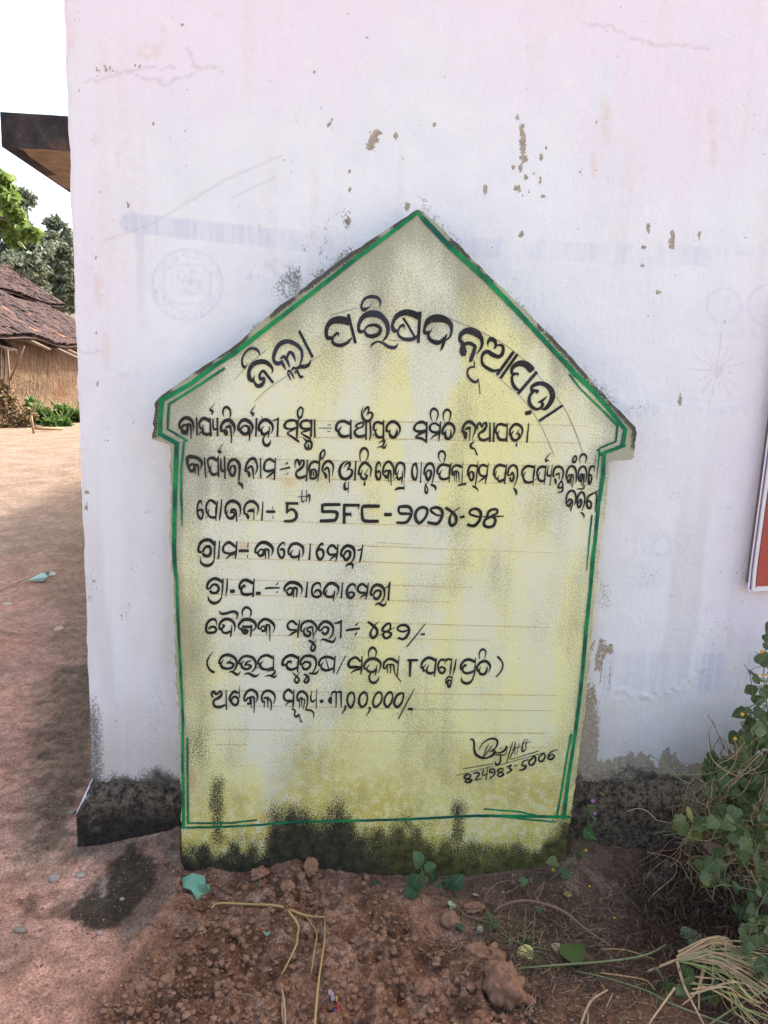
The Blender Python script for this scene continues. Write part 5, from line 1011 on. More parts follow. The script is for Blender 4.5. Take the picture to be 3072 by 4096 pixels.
# ------------------------------------------------------------------ leaves and plants
def leaf_mesh(name, kind, m, seed=0):
    """unit leaf along +Y, face +Z"""
    if kind == 'heart': prof_ = [(0, .02), (-.06, .22), (.02, .40), (.18, .50), (.38, .49), (.58, .38), (.78, .22), (.92, .08), (1, 0)]
    elif kind == 'round': prof_ = [(0, .03), (.02, .20), (.12, .36), (.30, .46), (.52, .47), (.72, .38), (.88, .22), (.97, .08), (1, 0)]
    elif kind == 'lance': prof_ = [(0, .02), (.1, .08), (.25, .15), (.45, .18), (.65, .14), (.85, .06), (1, 0)]
    else: prof_ = [(0, .02), (.04, .22), (.14, .44), (.30, .36), (.36, .40), (.52, .28), (.70, .22), (.86, .10), (1, 0)]
    V, Fc = [], []; r = random.Random(seed)
    cur = r.uniform(.05, .35); fold = r.uniform(.08, .3); tw = r.uniform(-.15, .15)
    ys = [max(0, p[0]) for p in prof_]
    for i, (y, w) in enumerate(prof_):
        yc = i / (len(prof_) - 1) ; yc = max(y, yc * .9) if i < 2 else y
        dz = -cur * yc * yc + r.uniform(-.012, .012)
        for k in (-1, -.55, 0, .55, 1):
            yy = yc + (y - yc) * abs(k)
            V.append((w * k, yy, dz + fold * abs(w * k) * .8 + tw * w * k + (r.uniform(-.02, .02) if abs(k) == 1 else 0) - .05 * (abs(k) == .55) * w))
    for i in range(len(prof_) - 1):
        for j in range(4):
            a = i * 5 + j; Fc.append([a, a + 1, a + 6, a + 5])
    return mesh_data(name, V, Fc, m)
def orient(p, tip, face, size, roll=0.0):
    t = Vector(tip).normalized(); f = Vector(face); s = t.cross(f)
    if s.length < 1e-3: s = t.cross(Vector((0.3, 0.5, 0.8)))
    s.normalize(); nn = s.cross(t)
    M = Matrix((s, t, nn)).transposed().to_4x4() @ Matrix.Scale(size, 4)
    M.translation = Vector(p); return M
def put(me, name, parent, M):
    o = bpy.data.objects.new(name, me); col.objects.link(o); o.parent = parent
    o.matrix_local = Matrix.Translation((-ROOT[parent.name]).tolist()) @ M; return o
def sag(a, b, h, n=7):
    a = np.array(a, float); b = np.array(b, float); t = np.linspace(0, 1, n)[:, None]
    P = a * (1 - t) + b * t; P[:, 2] += (h * 4 * t * (1 - t))[:, 0]; return P
G1 = leafmat('seedling_leaf', (0.035, 0.075, 0.030), (0.075, 0.135, 0.058), .2, vein=True)
G2 = leafmat('creeper_leaf', (0.050, 0.082, 0.028), (0.115, 0.155, 0.056), .25, vein=True)
G2b = leafmat('creeper_leaf_yellow', (0.16, 0.19, 0.04), (0.23, 0.24, 0.07), .35, vein=True)
G3 = leafmat('weed_leaf', (0.055, 0.12, 0.03), (0.12, 0.22, 0.06), .3, vein=True)
M_stem = plain('green_stem', (0.12, 0.15, 0.05), .35, 25, .6)
M_vine = plain('green_vine', (0.15, 0.165, 0.07), .3, 25, .55)
M_brown = plain('brown_stem', (0.19, 0.115, 0.075), .4, 60, .85)
M_straw = plain('straw', (0.42, 0.27, 0.12), .35, 60, .7)
M_straw2 = plain('pale_straw', (0.36, 0.24, 0.135), .4, 40, .75)
M_yel = plain('yellow_petal', (0.75, 0.38, 0.02), .15, 200, .5)
M_pink = plain('pink_petal', (0.45, 0.20, 0.48), .2, 200, .5)
seed_leaves = [leaf_mesh('leaf', 'round', G1, i) for i in range(3)]
heart_leaves = [leaf_mesh('leaf', 'heart', G2, i + 10) for i in range(4)] + [leaf_mesh('leaf', 'heart', G2b, 20)]
lobed = [leaf_mesh('leaf', 'lobed', G3, i + 30) for i in range(2)]
lance = [leaf_mesh('leaf', 'lance', G3, i + 40) for i in range(2)]
def flower_mesh(name, m, n_=6):
    V, Fc = [(0, 0, .1)], []
    for i in range(n_ * 2):
        a = math.pi * i / n_; r = 1.0 if i % 2 == 0 else .62; V.append((r * math.cos(a), r * math.sin(a), .35 * (i % 2 == 0)))
    for i in range(n_ * 2): Fc.append([0, 1 + i, 1 + (i + 1) % (n_ * 2)])
    b = len(V); V += [(.25, 0, -.1), (-.12, .2, -.1), (-.12, -.2, -.1), (0, 0, -.7)]; Fc += [[b, b + 1, b + 3], [b + 1, b + 2, b + 3], [b + 2, b, b + 3]]
    return mesh_data(name, V, Fc, m)
F_yel = flower_mesh('flower', M_yel); F_pink = flower_mesh('flower', M_pink)
def facing(p, j=.5):
    d = CAM - np.asarray(p); d /= np.linalg.norm(d); v = Vector(d) * .8 + Vector((0, 0, .7)) + Vector([rnd.uniform(-j, j) for _ in range(3)]); return v.normalized()
def leaf_px(me, parent, px, py, size_px, yp, ang=None, jit=.35):
    """leaf whose middle shows at px,py on plane y = yp; ang = direction of the tip in the picture (0 = right, 90 = up)"""
    c = onY(px, py, yp); k = np.linalg.norm(c - CAM) / F
    a = math.radians(rnd.uniform(0, 360) if ang is None else ang)
    tip = Vector((math.cos(a), -.35 * rnd.random(), math.sin(a)))
    M = orient(c, tip, facing(c, jit), size_px * k); M.translation = Vector(c) - (M.to_3x3() @ Vector((0, .5, 0)))
    return put(me, 'leaf', parent, M), np.array(M.translation)
# round-leaved seedling at the foot of the board
p0 = GP(1648, 3590); sd = thing('seedling', 'young seedling with round dusty green leaves at the foot of the board', 'seedling', p0)
stm = MB(); top = onY(1685, 3470, -.19)
stm.tube(spline([p0, onY(1668, 3540, -.19), onY(1690, 3500, -.19), top], 5), .0016, 5)
for px, py, s, a, y_ in ((1675, 3439, 58, 105, -.18), (1721, 3468, 46, 25, -.18), (1692, 3502, 34, 120, -.2), (1733, 3514, 48, -70, -.2), (1659, 3535, 70, -110, -.22), (1632, 3571, 42, 200, -.22), (1660, 3580, 34, -80, -.23), (1783, 3540, 46, 240, -.21), (1823, 3529, 60, 60, -.21), (1752, 3545, 22, -80, -.21)):
    o, b = leaf_px(rnd.choice(seed_leaves), sd, px, py, s, y_, a, .25)
    q = onY(min(max(px, 1650), 1700), py + 6, -.195); stm.tube(sag(q, b, .003, 4), .0009, 4)
stm.build('stem', M_stem, sd)
p0 = GP(1520, 3565); sd2 = thing('seedling', 'two-leaved seedling on a brown twig left of the larger seedling', 'seedling', p0)
leaf_px(seed_leaves[1], sd2, 1502, 3543, 46, -.2, 100, .2); leaf_px(seed_leaves[0], sd2, 1518, 3566, 26, -.21, -60, .2)
MB().tube([p0, onY(1560, 3545, -.2), onY(1640, 3528, -.205)], .0014, 5).build('stem', M_brown, sd2)
p0 = GP(1845, 3725); sd3 = thing('seedling', 'tiny seedling with two pairs of dark leaves on the clods', 'seedling', p0)
for px, py, s, a in ((1836, 3703, 26, 130), (1851, 3712, 20, 0), (1840, 3745, 30, 200), (1848, 3748, 22, -70)): leaf_px(seed_leaves[2], sd3, px, py, s, float(p0[1]), a)
MB().tube([p0, onY(1843, 3712, float(p0[1]))], .001, 4).build('stem', M_stem, sd3)
# trailing plant in the middle of the litter
p0 = GP(2000, 3720); tr = thing('trailing_plant', 'trailing weed with heart leaves over straw litter below the board', 'plant', p0)
mb = MB(); q = [GP(a, b, .012) for a, b in ((1895, 3672), (1975, 3700), (2020, 3742), (2090, 3778), (2200, 3800))]
mb.tube(spline(q, 6), .0017, 5)
for pth in (((1975, 3700), (1950, 3650), (1945, 3640)), ((2095, 3768), (2100, 3690), (2104, 3620)), ((2132, 3830), (2134, 3730), (2140, 3640)), ((2090, 3778), (2140, 3835), (2160, 3855))): mb.tube(spline([GP(a, b, .02 + .01 * i) for i, (a, b) in enumerate(pth)], 5), .0012, 5)
mb.build('stem', M_stem, tr)
for px, py, s, a in ((1962, 3668, 28, 60), (1985, 3699, 30, 20), (2158, 3845, 34, -60), (2112, 3772, 34, 100), (2160, 3640, 18, 40), (1962, 3718, 20, -70), (2098, 3525, 32, 30)): leaf_px(rnd.choice(heart_leaves[:4]), tr, px, py, s, float(GP(px, py, .02)[1]), a)
# weeds at the right foot of the board
p0 = GP(2195, 3525); wd = thing('flowering_weed', 'low green weed with tiny yellow flowers at the right foot of the board', 'weed', p0)
mb = MB(); P_ = [p0, onY(2235, 3490, -.17), onY(2270, 3455, -.16), onY(2302, 3424, -.15)]; mb.tube(spline(P_, 5), .0018, 5)
mb.tube([onY(2235, 3490, -.17), onY(2217, 3468, -.17), onY(2214, 3480, -.18)], .001, 4); mb.tube([onY(2302, 3424, -.15), onY(2312, 3400, -.15), onY(2318, 3370, -.15)], .001, 4); mb.tube([onY(2302, 3424, -.15), onY(2330, 3412, -.15), onY(2344, 3400, -.15)], .001, 4)
mb.build('stem', M_stem, wd)
for px, py, s, a, m_ in ((2208, 3446, 44, 170, 0), (2222, 3470, 34, -40, 1), (2268, 3496, 46, 0, 0), (2292, 3400, 32, 110, 1), (2335, 3427, 30, -50, 1), (2317, 3392, 20, 80, 0), (2130, 3525, 26, -20, 0)): leaf_px([heart_leaves[0], lance[0]][m_], wd, px, py, s, -.165, a)
for px, py, s in ((2214, 3478, 8), (2344, 3400, 7)):
    c = onY(px, py, -.18); put(F_yel, 'flower', wd, orient(c, (0, 0, 1), facing(c), s * .00082))
p0 = GP(2345, 3340); pk_ = thing('flowering_weed', 'upright weed with mauve flowers in front of the mouldy plinth', 'weed', p0)
mb = MB(); P_ = [onY(a, b, -.09) for a, b in ((2345, 3340), (2349, 3300), (2356, 3262), (2365, 3230), (2371, 3207))]; mb.tube(spline(P_, 5), .0014, 5); mb.tube([onY(2352, 3290, -.09), onY(2372, 3300, -.1), onY(2395, 3302, -.1)], .001, 4); mb.tube([onY(2356, 3262, -.09), onY(2370, 3258, -.1), onY(2380, 3253, -.1)], .0008, 4)
mb.build('stem', M_stem, pk_)
for px, py, s, a, m_ in ((2362, 3337, 58, -30, lobed[0]), (2366, 3245, 34, -90, heart_leaves[1]), (2378, 3272, 34, -40, lance[0]), (2358, 3222, 22, 170, lance[1]), (2378, 3224, 22, 10, lance[0]), (2365, 3302, 24, 120, lance[1])): leaf_px(m_, pk_, px, py, s, -.1, a)
for px, py in ((2372, 3203), (2380, 3253)):
    c = onY(px, py, -.1); put(F_pink, 'flower', pk_, orient(c, (0, 0, 1), facing(c), .0075))
# creepers climbing the wall at the right edge of the picture
def creeper(label, base_px, poly, nleaf, smin, smax, yr, flowers=(), yellow=.06, shoots=()):
    p0 = GP(*base_px); t = thing('creeper', label, 'creeper', p0, 'creepers at the foot of the wall')
    st = MB(); xs = [q[0] for q in poly]; ys = [q[1] for q in poly]; n_ = 0; anchors = []
    for k in range(max(3, nleaf // 9)):
        for _ in range(50):
            x, y = rnd.uniform(min(xs), max(xs)), rnd.uniform(min(ys), max(ys))
            if inside(x, y, poly): break
        e = onY(x, y, rnd.uniform(*yr)); mid = (p0 + e) / 2 + np.array([rnd.uniform(-.08, .08), rnd.uniform(-.08, .02), rnd.uniform(0, .12)])
        P_ = spline([p0 + np.array([rnd.uniform(-.04, .04), rnd.uniform(-.03, .03), -.01]), mid, e, e + np.array([rnd.uniform(-.05, .05), -.02, rnd.uniform(-.06, .02)])], 6); st.tube(P_, np.linspace(.0024, .001, len(P_)), 5); anchors += list(P_[5:])
    while n_ < nleaf:
        x, y = rnd.uniform(min(xs), max(xs)), rnd.uniform(min(ys), max(ys))
        if not inside(x, y, poly): continue
        me = heart_leaves[4] if rnd.random() < yellow else rnd.choice(heart_leaves[:4])
        o, b = leaf_px(me, t, x, y, rnd.uniform(smin, smax), rnd.uniform(*yr), rnd.uniform(200, 340) if rnd.random() < .8 else None, .55)
        a = min(anchors, key=lambda q: np.sum((q - b) ** 2)); st.tube(sag(a, b, .008, 4), .0009, 4); n_ += 1
    for pth in shoots:
        P_ = spline([onY(a, b, y_) for a, b, y_ in pth], 6); st.tube(P_, np.linspace(.0018, .0008, len(P_)), 5)
    for x, y in flowers:
        c = onY(x, y, yr[0]); put(F_yel, 'flower', t, orient(c, (0, 0, 1), facing(c), .0065)); a = min(anchors, key=lambda q: np.sum((q - c) ** 2)); st.tube(sag(a, c, .015, 5), .0009, 4)
    st.build('stem', M_vine, t); return t
def inside(x, y, P_):
    r = False
    for i in range(len(P_)):
        (x0, y0), (x1, y1) = P_[i - 1], P_[i]
        if (y0 > y) != (y1 > y) and x < (x1 - x0) * (y - y0) / (y1 - y0) + x0: r = not r
    return r
creeper('tall green creeper against the wall below the red banner', (3120, 3350), [(3080, 2500), (3040, 2620), (2990, 2770), (2950, 2850), (2960, 2980), (3140, 2990), (3140, 2500)], 62, 26, 54, (-.22, -.06), ((3048, 2606), (3053, 2700), (2970, 2856)), .05,
        (((3010, 2790, -.12), (3000, 2700, -.12), (2975, 2655, -.11)), ((3010, 2800, -.12), (3040, 2745, -.12), (3090, 2740, -.12)), ((3085, 2690, -.12), (3040, 2620, -.12), (3020, 2610, -.12))))
creeper('broad leafy creeper in the middle of the right-hand tangle', (3000, 3360), [(2950, 2900), (2910, 2990), (2860, 3060), (2850, 3160), (2920, 3180), (3110, 3150), (3140, 2930)], 110, 26, 56, (-.28, -.08), ((2940, 2953),), .06, (((2900, 3000, -.12), (2870, 2930, -.11), (2845, 2880, -.1), (2830, 2860, -.1)),))
creeper('low creeper with hanging heart leaves over the plinth end', (2880, 3370), [(2840, 3010), (2820, 3070), (2830, 3140), (2850, 3230), (2960, 3260), (3090, 3230), (3060, 3130), (2900, 3130)], 80, 26, 52, (-.26, -.09), (), .04, (((2850, 3040, -.12), (2838, 2960, -.11), (2835, 2930, -.1)), ((2880, 3020, -.12), (2900, 2970, -.12))))
creeper('pale dusty creeper spilling on the ground at the right', (3040, 3420), [(2860, 3230), (2720, 3270), (2700, 3330), (2830, 3370), (2940, 3360), (3110, 3370), (3120, 3230)], 84, 24, 54, (-.40, -.22), (), .12, (((2789, 3372, -.2), (2724, 3342, -.19), (2712, 3317, -.18), (2744, 3293, -.18), (2846, 3277, -.2), (3072, 3285, -.22)), ((3072, 3350, -.26), (3000, 3348, -.26), (2960, 3290, -.24))))
creeper('dark creeper under the straw at the lower right corner', (3080, 3900), [(2960, 3680), (2990, 3900), (2850, 3960), (2780, 4020), (2900, 4090), (3110, 4120), (3130, 3680)], 50, 28, 56, (-.62, -.50), (), .08)

creeper('sparse dusty creeper growing through the dead roots at the right', (2980, 3560), [(2860, 3360), (2790, 3470), (2880, 3640), (3000, 3720), (3120, 3720), (3120, 3350)], 62, 22, 50, (-.46, -.32), (), .1)
creeper('low weed with small leaves between the hay bundle and the green stems', (2760, 3990), [(2640, 3900), (2600, 3980), (2700, 4080), (2850, 4100), (2880, 3960), (2760, 3890)], 40, 20, 46, (-.60, -.52), (), .12)
# ------------------------------------------------------------------ dead roots, straw and fallen leaves
def strand(mb, px, py, L, r, lift, m=0, n_=5, curl=1.0):
    p = GP(px, py, lift); a = rnd.uniform(0, 6.28); pts = [p]; h = a
    for i in range(n_):
        h += rnd.uniform(-.7, .7) * curl; p = p + np.array([math.cos(h), math.sin(h), 0]) * L / n_
        p = p.copy(); p[2] = float(hq(p[0], p[1])) + lift * rnd.uniform(.3, 1.3); pts.append(p)
        if p[1] > edge_y(p[0]) - .01: break
    if len(pts) > 2: mb.tube(pts, r, 3, m, .6)
mb = MB()
for k in range(1500):
    x = rnd.gauss(2790, 190); y = rnd.gauss(3600, 150)
    if x < 2480 or y < 3390 or y > 3960: continue
    strand(mb, x, y, rnd.uniform(.04, .13), rnd.uniform(.0006, .0016), rnd.uniform(.004, .06), 0 if rnd.random() < .8 else 1, 5, 1.4)
o = mb.build('dead_root_tangle', [plain('dead_root', (0.085, 0.050, 0.032), .4, 60, .9), plain('dry_root', (0.21, 0.135, 0.09), .4, 60, .9)]); o['kind'] = 'stuff'
mb = MB()
for k in range(2200):
    if rnd.random() < .6: x, y = rnd.gauss(2260, 240), rnd.gauss(3790, 120)
    else: x, y = rnd.uniform(1750, 3080), rnd.uniform(3560, 4120)
    if y < 3530 or x < 1700 or (x < 2050 and y > 3900): continue
    strand(mb, x, y, rnd.uniform(.015, .07), rnd.uniform(.0005, .0013), rnd.uniform(.001, .014), rnd.choice((0, 0, 1, 2)), 4, .5)
o = mb.build('straw_litter', [plain('litter_brown', (0.15, 0.10, 0.065), .4, 60, .9), plain('litter_tan', (0.34, 0.235, 0.135), .4, 60, .85), plain('litter_dark', (0.075, 0.05, 0.035), .4, 60, .9)]); o['kind'] = 'stuff'
def stem_thing(name, label, cat, paths, m, group=None, n_=5):
    """lying stalks: paths of (px, py, lift, radius)"""
    p0 = GP(paths[0][0][0], paths[0][0][1]); t = thing(name, label, cat, p0, group)
    for pth in paths:
        q = [GP(a[0], a[1], a[2]) for a in pth]; r = [a[3] for a in pth]
        S = spline([list(u_) + [v_] for u_, v_ in zip(q, r)], 5)
        MB().tube(S[:, :3], S[:, 3], n_).build('stalk', m, t)
    return t
stem_thing('dry_grass_stem', 'broken yellow grass stem with three bent branches on the soil heap', 'grass stem',
           [[(845, 3632, .010, .003), (878, 3613, .016, .0032), (1000, 3618, .02, .0036), (1116, 3625, .02, .0042), (1221, 3662, .018, .0034), (1299, 3669, .016, .0022)], [(1300, 3669, .016, .0020), (1297, 3770, .03, .0022), (1279, 3891, .035, .0024), (1268, 3990, .035, .0028), (1258, 4110, .03, .0032)],
            [(1152, 3640, .018, .003), (1193, 3701, .022, .0034), (1190, 3740, .025, .0028), (1182, 3788, .026, .0028), (1125, 3903, .012, .0022)], [(1221, 3662, .016, .0018), (1265, 3728, .02, .002), (1258, 3800, .025, .0018), (1245, 3888, .02, .0014)]], plain('golden_straw', (0.40, 0.265, 0.10), .3, 40, .6))
stem_thing('dry_grass_stem', 'pair of tan dry stems at the bottom edge below the broken yellow stem', 'grass stem', [[(1127, 3951, .01, .002), (1136, 4010, .02, .003), (1142, 4110, .025, .0032)], [(1131, 3970, .01, .0014), (1128, 4040, .02, .0018), (1134, 4110, .02, .002)]], M_straw2)
stem_thing('twig', 'thin kinked pale twig on the soil at bottom left of the dry stems', 'twig', [[(962, 3976, .008, .0012), (1010, 3985, .012, .0014), (1065, 4030, .006, .001)]], M_straw2)
stem_thing('root', 'long arching brown root lying on the litter', 'root', [[(1975, 3650, .008, .0036), (2010, 3622, .02, .004), (2090, 3603, .035, .0046), (2180, 3617, .04, .0046), (2260, 3650, .035, .0044), (2350, 3722, .025, .003), (2440, 3782, .012, .0022)]], M_brown)
stem_thing('root', 'thin brown root running from the seedling down to the straw', 'root', [[(1795, 3575, .008, .0016), (1850, 3650, .014, .002), (1890, 3670, .012, .0022), (1980, 3672, .01, .0018)]], M_brown)
stem_thing('root', 'curled brown tendril under the right foot of the board', 'root', [[(1930, 3645, .01, .0012), (1945, 3580, .02, .0016), (1985, 3535, .025, .0018), (2040, 3520, .018, .0014)]], M_brown)
stem_thing('green_stem', 'long green stem lying across the litter towards the straw bundle', 'stem', [[(2055, 3876, .01, .0018), (2160, 3866, .02, .0026), (2263, 3858, .025, .003), (2400, 3848, .03, .0032), (2510, 3835, .035, .0032), (2594, 3816, .04, .003), (2662, 3780, .05, .0026)]], M_vine)
stem_thing('green_stem', 'green stem curving to the bottom right under the hay', 'stem', [[(2300, 3885, .012, .0014), (2400, 3905, .02, .002), (2582, 3961, .03, .0022), (2683, 4014, .035, .0024), (2846, 4075, .04, .0024), (2960, 4110, .04, .002)]], M_vine)
stem_thing('green_stem', 'green stem rising to the right edge in the lower corner', 'stem', [[(2820, 4110, .04, .002), (2947, 4026, .06, .0024), (3072, 3953, .08, .0022)]], M_vine)
stem_thing('dry_stalk', 'straight tan stalk lying from the litter to the lower right', 'stalk', [[(2400, 3891, .01, .0018), (2500, 3905, .02, .002), (2582, 3921, .025, .002), (2620, 3960, .02, .0014)], [(2400, 3796, .012, .0012), (2500, 3800, .02, .0016), (2620, 3838, .02, .0014)]], M_straw)
stem_thing('dry_stalk', 'pale split stalk standing at the bottom edge right of the big clod', 'stalk', [[(2320, 4110, .01, .0034), (2340, 4050, .03, .0032), (2370, 3998, .035, .003), (2430, 3960, .03, .002)], [(2348, 4110, .01, .002), (2352, 4060, .02, .0022), (2345, 4040, .03, .0016)], [(2425, 4030, .015, .0012), (2450, 3975, .02, .0012)]], M_straw2)
stem_thing('dry_stalk', 'long tan stalk slanting down out of the creepers', 'stalk', [[(3072, 3235, .16, .003), (3000, 3289, .13, .0034), (2898, 3386, .06, .003), (2842, 3435, .02, .0022)]], M_straw)
stem_thing('dry_stalk', 'jointed tan stalk at the right edge above the hay', 'stalk', [[(3000, 3480, .05, .0028), (3032, 3540, .05, .003), (3085, 3600, .05, .003)], [(2930, 3500, .05, .0018), (3000, 3506, .05, .002), (3080, 3500, .06, .002)]], M_straw)
stem_thing('branch', 'thick brown branch at the right edge below the creepers', 'branch', [[(3090, 3385, .08, .006), (2967, 3423, .07, .0055), (2890, 3467, .05, .0045), (2850, 3500, .03, .003)]], M_brown)
# hay bundle at the lower right corner
p0 = GP(2825, 3826); hay = thing('hay_bundle', 'bundle of bent straw and green grass blades at the lower right corner', 'hay', p0)
MB().tube(spline([GP(2592, 3886, .03), GP(2660, 3858, .05), GP(2716, 3837, .06), GP(2770, 3826, .07)], 5), [.0035] * 16, 6).build('stalk', M_straw2, hay)
M_hayg = plain('green_hay', (0.20, 0.215, 0.075), .35, 40, .65)
def blade(pts, w, m):
    S = spline(pts, 6); T = np.gradient(S, axis=0); T /= np.linalg.norm(T, axis=1)[:, None] + 1e-9
    side = np.cross(T, np.array([0, -.5, .85])); side /= np.linalg.norm(side, axis=1)[:, None] + 1e-9
    ww_ = w * np.linspace(1, .35, len(S))[:, None]; up = np.cross(side, T)
    V = np.concatenate([S - side * ww_, S + up * ww_ * .4, S + side * ww_]); k = len(S)
    Fc = [[i, i + 1, k + i + 1, k + i] for i in range(k - 1)] + [[k + i, k + i + 1, 2 * k + i + 1, 2 * k + i] for i in range(k - 1)]
    mobj('blade', V, Fc, m, hay)
for i in range(90):
    s0 = (rnd.uniform(2700, 2850), rnd.uniform(3806, 3850)); e0 = (rnd.uniform(3020, 3150), rnd.uniform(3790, 4040)); md = ((s0[0] + e0[0]) / 2 + rnd.uniform(-30, 20), (s0[1] + e0[1]) / 2 - rnd.uniform(5, 60))
    if i > 70:
        s0 = (rnd.uniform(2760, 2950), rnd.uniform(3880, 3980)); e0 = (rnd.uniform(2950, 3130), rnd.uniform(3960, 4120)); md = ((s0[0] + e0[0]) / 2 + rnd.uniform(-40, 30), (s0[1] + e0[1]) / 2 + rnd.uniform(-50, 30))
    if i % 6 == 0: md = (rnd.uniform(2850, 2910), rnd.uniform(3745, 3775)); e0 = (rnd.uniform(2920, 3000), rnd.uniform(3810, 3900))
    blade([GP(*s0, .06), GP(*md, .085), GP(*e0, .06 + rnd.uniform(-.02, .03))], rnd.uniform(.0010, .0029), rnd.choice((M_straw, M_straw2, M_hayg, M_straw2, M_hayg)))
for pth, w_ in (((((2708, 3844), (2736, 3941), (2775, 4020), (2825, 4115))), .0042), (((2827, 3832), (2799, 3929), (2796, 3990), (2795, 4040)), .0036), (((2841, 3848), (2914, 3961), (2935, 4040), (3005, 4100)), .0036), (((2830, 3835), (2790, 3960), (2730, 4020)), .003), (((2700, 3950), (2610, 4075), (2590, 4110)), .0025)):
    blade([GP(a, b, .06 - .008 * i) for i, (a, b) in enumerate(pth)], w_, M_straw2)
# wiry dry stems tangled through the creepers
wt = MB(); w_cols = [M_straw2, M_brown, M_vine]
for k in range(260):
    x, y = rnd.uniform(2700, 3090), rnd.gauss(3330, 170)
    if y < 2950 or y > 3720 or x < 2700 + max(0, 3250 - y) * .6: continue
    a = onY(x, y, rnd.uniform(-.36, -.12)); h = rnd.uniform(0, 6.28); L = rnd.uniform(.05, .2); pts = [a]
    for i in range(5):
        h += rnd.uniform(-.5, .5); pts.append(pts[-1] + np.array([math.cos(h) * L / 5, rnd.uniform(-.012, .006), math.sin(h) * L / 5]))
    if min(q[2] for q in pts) < .05 or max(q[1] for q in pts) > -.05: continue
    wt.tube(spline(pts, 3), rnd.uniform(.0006, .0015), 3, rnd.choice((0, 0, 1, 2)))
o = wt.build('dry_stem_tangle', w_cols); o['kind'] = 'stuff'
# fallen leaves
def fallen(label, px, py, size, ang, m, kind='heart', seed=0, name='fallen_leaf', cat='leaf', lift=.008, tilt=.3):
    p = GP(px, py, lift); k = np.linalg.norm(p - CAM) / F; a = math.radians(ang)
    me = leaf_mesh(name, kind, m, seed + 60); tip = Vector((math.cos(a), math.sin(a), .15))
    o = bpy.data.objects.new(name, me); col.objects.link(o); f = Vector((rnd.uniform(-tilt, tilt), -.45, 1))
    M = orient(p, tip, f, size * k); M.translation = Vector(p) - M.to_3x3() @ Vector((0, .5, 0)); o.matrix_world = M; tag(o, label, cat)
fallen('large green leaf blotched with yellow lying on the litter', 2292, 3808, 92, 265, leafmat('blotched_leaf', (0.05, 0.085, 0.02), (0.085, 0.125, 0.03), .15, (0.45, 0.36, 0.03)), 'round', 1, lift=.03)
fallen('pale yellow lance-shaped leaf on the straw', 2098, 3812, 62, 160, plain('yellow_leaf', (0.56, 0.49, 0.16), .12, 90, .6), 'round', 2)
fallen('curled tan dead leaf left of the blotched leaf', 2240, 3788, 54, 30, plain('tan_leaf', (0.33, 0.25, 0.15), .3, 90, .8), 'lobed', 3)
fallen('small yellowish dead leaf above the arching root', 2270, 3575, 30, 100, plain('ochre_leaf', (0.42, 0.30, 0.12), .3, 90, .8), 'round', 4)
fallen('pale green folded leaf beside the thin root', 1808, 3622, 34, 250, plain('pale_leaf', (0.36, 0.42, 0.24), .15, 90, .6), 'heart', 5)
fallen('reddish brown dead leaf on the clods left of the straw', 1978, 3785, 46, 60, plain('brown_leaf', (0.27, 0.15, 0.09), .3, 90, .8), 'lobed', 6)
fallen('whitish skeleton leaf below the seedling', 1905, 3580, 32, 320, plain('grey_leaf', (0.34, 0.27, 0.22), .3, 90, .8), 'lance', 7)
fallen('brown dead leaf lying in the root tangle at right', 2668, 3472, 54, 200, plain('dull_leaf', (0.22, 0.16, 0.11), .3, 90, .8), 'lobed', 8)
fallen('pinkish brown dead leaf under the creepers', 2850, 3385, 62, 240, plain('rose_leaf', (0.30, 0.19, 0.14), .3, 90, .8), 'round', 9, lift=.05)
fallen('dark green leaf lying above the hay bundle', 2780, 3745, 78, 20, G1, 'heart', 10, lift=.05)
fallen('pale green leaf on the red earth at the left edge', 30, 2415, 40, 190, plain('mint_leaf', (0.44, 0.52, 0.40), .12, 60, .7), 'lance', 11, lift=.004)
fallen('curled cream dead leaf on the earth near the building corner', 236, 2513, 32, 0, plain('cream_leaf', (0.52, 0.36, 0.22), .2, 60, .8), 'round', 12, lift=.006)
o = bpy.data.objects.new('fallen_leaf', leaf_mesh('fallen_leaf', 'lance', plain('rust_leaf', (0.33, 0.13, 0.06), .2, 60, .7), 75)); col.objects.link(o)
c = onY(2418, 3182, -.05); o.matrix_world = orient(c, (-.4, -.2, .4), (.2, -.6, .8), .026); tag(o, 'rust-brown leaf caught on the shoulder of the mouldy plinth', 'leaf')
for px, py, lab in ((2500, 3545, 'tiny orange petal on the dark earth, topmost of the pair left of the rubble lump'), (2555, 3538, 'tiny orange petal nearest the left side of the rubble lump'), (2458, 3672, 'tiny orange petal lowest on the dark slope at right'), (2358, 3545, 'tiny orange petal closest to the yellow flowered weed'), (2598, 3580, 'tiny orange petal at the edge of the root tangle below the rubble lump'), (2440, 3580, 'tiny orange petal midway between the weed and the rubble lump')):
    c = GP(px, py, .006); o = bpy.data.objects.new('fallen_petal', F_yel); col.objects.link(o); o.matrix_world = orient(c, (1, .3, 0), (0, -.4, 1), .0042)
    tag(o, lab, 'petal', 'fallen orange petals')

